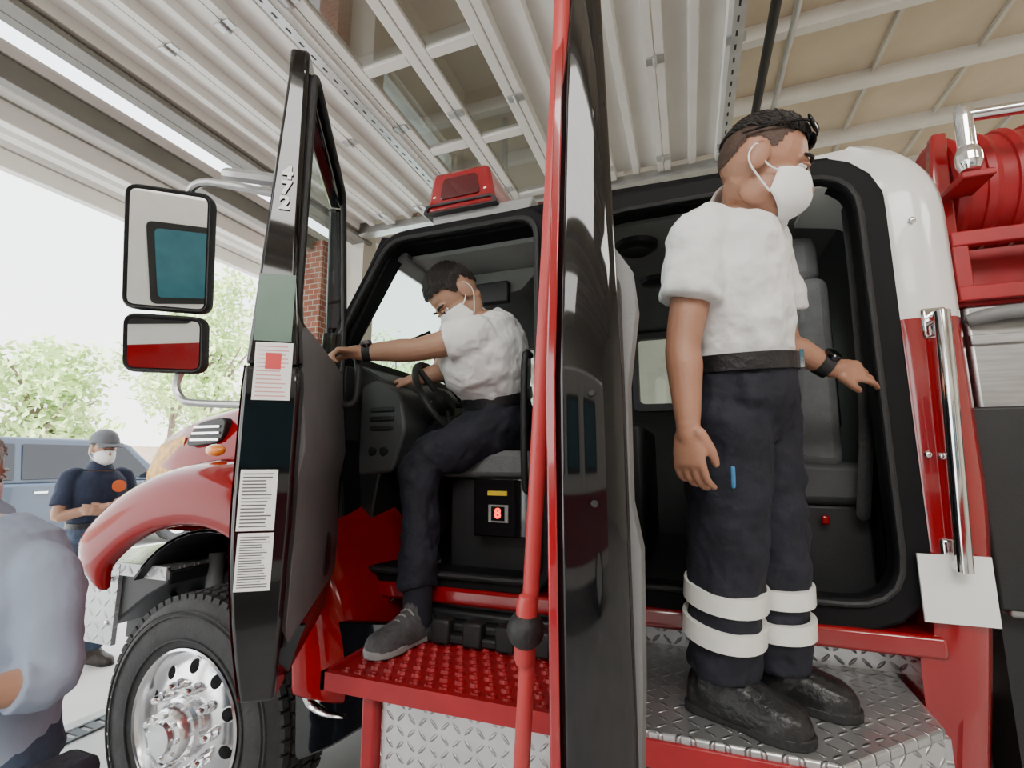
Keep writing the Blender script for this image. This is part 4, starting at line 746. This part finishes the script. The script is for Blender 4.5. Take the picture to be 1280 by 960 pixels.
# ================================================================== OTHER VEHICLES
def cwheel(M, x, yw, r, E):
    s = 1 if yw > 0 else -1; Mw = M @ Matrix.Translation((x, yw, r)) @ Matrix.Rotation(R(-90*s), 4, 'X'); w = obj('wheel', MB().lathe([(r*.62, .01), (r*.92, .0), (r, -.04), (r, -.2), (r*.62, -.22)], Mw, 32), M_tyre, E)
    rm_ = MB().lathe([(r*.64, .012), (r*.58, -.01), (.05, -.005), (.001, .0)], Mw, 32)
    for k in range(5): rm_.box(.04, r*.55, -.02, .02, 0, .015, Mw @ Matrix.Rotation(2*math.pi*k/5, 4, 'Z'))
    obj('rim', rm_, M_alu, w)
def car(c, yaw):
    E = empty('car', c, 'slate blue suv parked outside beyond the man in the cap', 'car'); M = Matrix.Translation(c) @ Matrix.Rotation(R(yaw), 4, 'Z')
    def arch(x): return [(x+.42*math.cos(a), .36+.42*math.sin(a)) for a in [R(180-180*i/10) for i in range(11)]]
    bo = [(-2.45, .4)]+arch(-1.5)+arch(1.45)+[(2.4, .4), (2.45, .8), (2.3, 1.1), (1.2, 1.2), (-2.4, 1.22), (-2.5, .9)]
    obj('body', MB().prism(bo, 'Y', -.95, .95), M_carp, E, M, bev=.05)
    def cs(y, ins): return [(-2.3+ins, y, 1.2), (1.15-ins, y, 1.2), (.45-ins, y*.86, 1.85), (.2-ins, y*.82, 1.93), (-1.9+ins, y*.82, 1.93), (-2.15+ins, y*.86, 1.85)]
    obj('cabin', MB().loft([cs(-.92, 0), cs(.92, 0)]), M_carp, E, M, bev=.04)
    for s in (1, -1):
        for x0, x1, x2, x3 in ((-2.05, -1.2, -1.2, -1.95), (-1.1, -.2, -.2, -1.1), (-.1, .85, .35, -.1)):
            obj('side_window', MB().grid([[(x0, s*.925, 1.27), (x1, s*.925, 1.27)], [(x3, s*.815, 1.82), (x2, s*.815, 1.82)]]), M_carg, E, M)
        for x in (-1.5, 1.45): cwheel(M, x, .93*s, .36, E)
        for x in (-.95, .05): obj('door_handle', MB().box(x, x+.18, s*.95-.015, s*.95+.015, 1.05, 1.08), M_chrome, E, M)
        obj('wing_mirror', MB().box(.75, .9, s*1.05-.09, s*1.05+.09, 1.25, 1.38), M_carp, E, M, bev=.02); obj('headlight', MB().box(2.3, 2.46, s*.75-.15, s*.75+.15, .85, 1.0), M_chrome, E, M, bev=.03); obj('tail_light', MB().box(-2.5, -2.38, s*.82-.1, s*.82+.1, .95, 1.2), M_lens, E, M, bev=.02)
    obj('windscreen', MB().grid([[(1.12, -.8, 1.24), (1.12, .8, 1.24)], [(.5, -.72, 1.84), (.5, .72, 1.84)]]), M_carg, E, M)
car((-10.6, 5.6, 0), 90)
# white van in the next bay, seen in the mirrors
E = empty('van', (.4, -4.0, 0), 'white emergency van parked in the next bay, seen reflected in the door mirrors', 'van'); M = Matrix.Translation((.4, -4.0, 0))
obj('body', MB().prism(rpoly([(-2.6, .4), (2.7, .4), (2.7, 2.5), (-1.2, 2.5), (-1.9, 1.55), (-2.6, 1.35)], .15), 'Y', -1.0, 1.0), M_white, E, M, bev=.04)
obj('stripe', MB().box(-2.5, 2.7, 1.0, 1.006, .6, 1.25), M_red, E, M); obj('stripe', MB().box(-2.5, 2.7, -1.006, -1.0, .6, 1.25), M_red, E, M)
for s in (1, -1):
    for x0, x1, tp in ((-1.7, -.8, -1.2), (-.45, .3, -.45), (.8, 1.7, .8)):
        f = obj('window_frame', MB().prism(rpoly([(x0-.06, 1.44), (x1+.06, 1.44), (x1+.06, 2.21), (tp-.06, 2.21)], .06), 'Y', s*1.0-.006, s*1.0+.006), M_dark, E, M)
        obj('side_window', MB().prism(rpoly([(x0, 1.5), (x1, 1.5), (x1, 2.15), (tp, 2.15)], .05), 'Y', s*1.0-.01, s*1.0+.01), M_teal, f, M)
    for x in (.3, .75): obj('door_gap', MB().box(x+.12, x+.13, s*1.0-.004, s*1.0+.004, .7, 2.35), M_dark, E, M)
    for x in (-1.8, 1.7): cwheel(M, x, 1.0*s, .38, E)
    obj('headlight', MB().box(-2.63, -2.5, s*.75-.15, s*.75+.15, .95, 1.15), M_chrome, E, M, bev=.03)
obj('roof_light', MB().box(-1.1, -.8, -.7, .7, 2.5, 2.62), M_lens, E, M, bev=.03)
def tree(x, y, h, r, label, seed, n=40):
    random.seed(seed); E = empty('tree', (x, y, 0), label, 'tree', None); tk = MB().limb([(x, y, -.1), (x+.1, y, h*.25), (x-.1, y+.1, h*.6)], [.2, .15, .07], 12)
    for k in range(6):
        a = k*1.05; tk.limb([(x, y, h*(.3+.04*k)), (x+r*.35*math.cos(a), y+r*.35*math.sin(a), h*(.48+.04*k)), (x+r*.7*math.cos(a), y+r*.7*math.sin(a), h*(.6+.04*k))], [.08, .05, .02], 8)
    obj('trunk', tk, M_bark, E); bm = MB(); cl = []
    for k in range(n):
        d = V((random.gauss(0, 1), random.gauss(0, 1), random.gauss(0, 1))).normalized()*random.uniform(.3, 1); cl.append(V((x+d.x*r*.85, y+d.y*r*.85, h*.58+d.z*h*.40)))
    for c in cl:
        for q in range(50):
            p = c+V((random.gauss(0, 1), random.gauss(0, 1), random.gauss(0, .8)))*r*.15; s = random.uniform(.07, .13); u = V((random.gauss(0, 1), random.gauss(0, 1), random.gauss(0, 1))).normalized(); w = u.orthogonal().normalized()
            bm.bm.faces.new(bm.verts([p-u*s*1.5, p-w*s*.6, p+u*s*1.5, p+w*s*.6]))
    obj('foliage', bm, M_leaf, E)
for i, (x, y, h, r, n, lb) in enumerate(((-16.5, 12.6, 9.4, 2.1, 60, 'tall leafy tree nearest the truck hood, right of the other trees'), (-17, 8.0, 5.2, 1.8, 44, 'low leafy tree standing directly above the parked suv'), (-23.2, 16, 10, 2.6, 50, 'tallest tree far beyond the forecourt behind the other trees'), (-14, 21, 8.5, 2.6, 60, 'leafy tree seen through the truck windshield'))): tree(x, y, h, r, lb, i+3, n)
# ================================================================== LIGHT
w = bpy.data.worlds.new('world'); bpy.context.scene.world = w; w.use_nodes = True; nt = w.node_tree; bgn = nt.nodes['Background']
tc = nt.nodes.new('ShaderNodeTexCoord'); sp = nt.nodes.new('ShaderNodeSeparateXYZ'); cr = nt.nodes.new('ShaderNodeValToRGB')
nt.links.new(tc.outputs['Generated'], sp.inputs[0]); nt.links.new(sp.outputs[2], cr.inputs[0]); cr.color_ramp.elements[0].color = (1, .99, .96, 1); cr.color_ramp.elements[1].color = (.8, .89, 1, 1); nt.links.new(cr.outputs[0], bgn.inputs[0]); bgn.inputs[1].default_value = 4.6
sn = bpy.data.lights.new('sun', 'SUN'); sn.energy = 12; sn.angle = R(1); so = bpy.data.objects.new('sun', sn); C.objects.link(so); so.rotation_euler = V((-.35, .55, -1)).to_track_quat('-Z', 'Y').to_euler()
def area(loc, tgt, sx, sy, e, col=(1, 1, 1)):
    l = bpy.data.lights.new('fill_light', 'AREA'); l.shape = 'RECTANGLE'; l.size = sx; l.size_y = sy; l.energy = e; l.color = col; o = bpy.data.objects.new('fill_light', l); C.objects.link(o); o.location = loc; o.rotation_euler = (V(tgt)-V(loc)).to_track_quat('-Z', 'Y').to_euler()
area((.5, -2.4, 4.6), (0, 1.4, 1.4), 3.5, 1.5, 210, (1, .97, .93)); area((5, -2.5, 4.7), (5, -2.5, 0), 2, 2, 200, (1, .95, .88)); area((5.5, 4, 4.7), (5.5, 4, 0), 2, 2, 280, (1, .93, .82)); area((-1.2, 2.2, 4.2), (-1.2, 2.2, 5), 2, 2, 9, (1, .96, .92)); area((0, -7, 4.7), (0, -7, 0), 3, 2, 150, (1, .97, .92))  # unseen fill lights added overhead; one above the raised door aims up
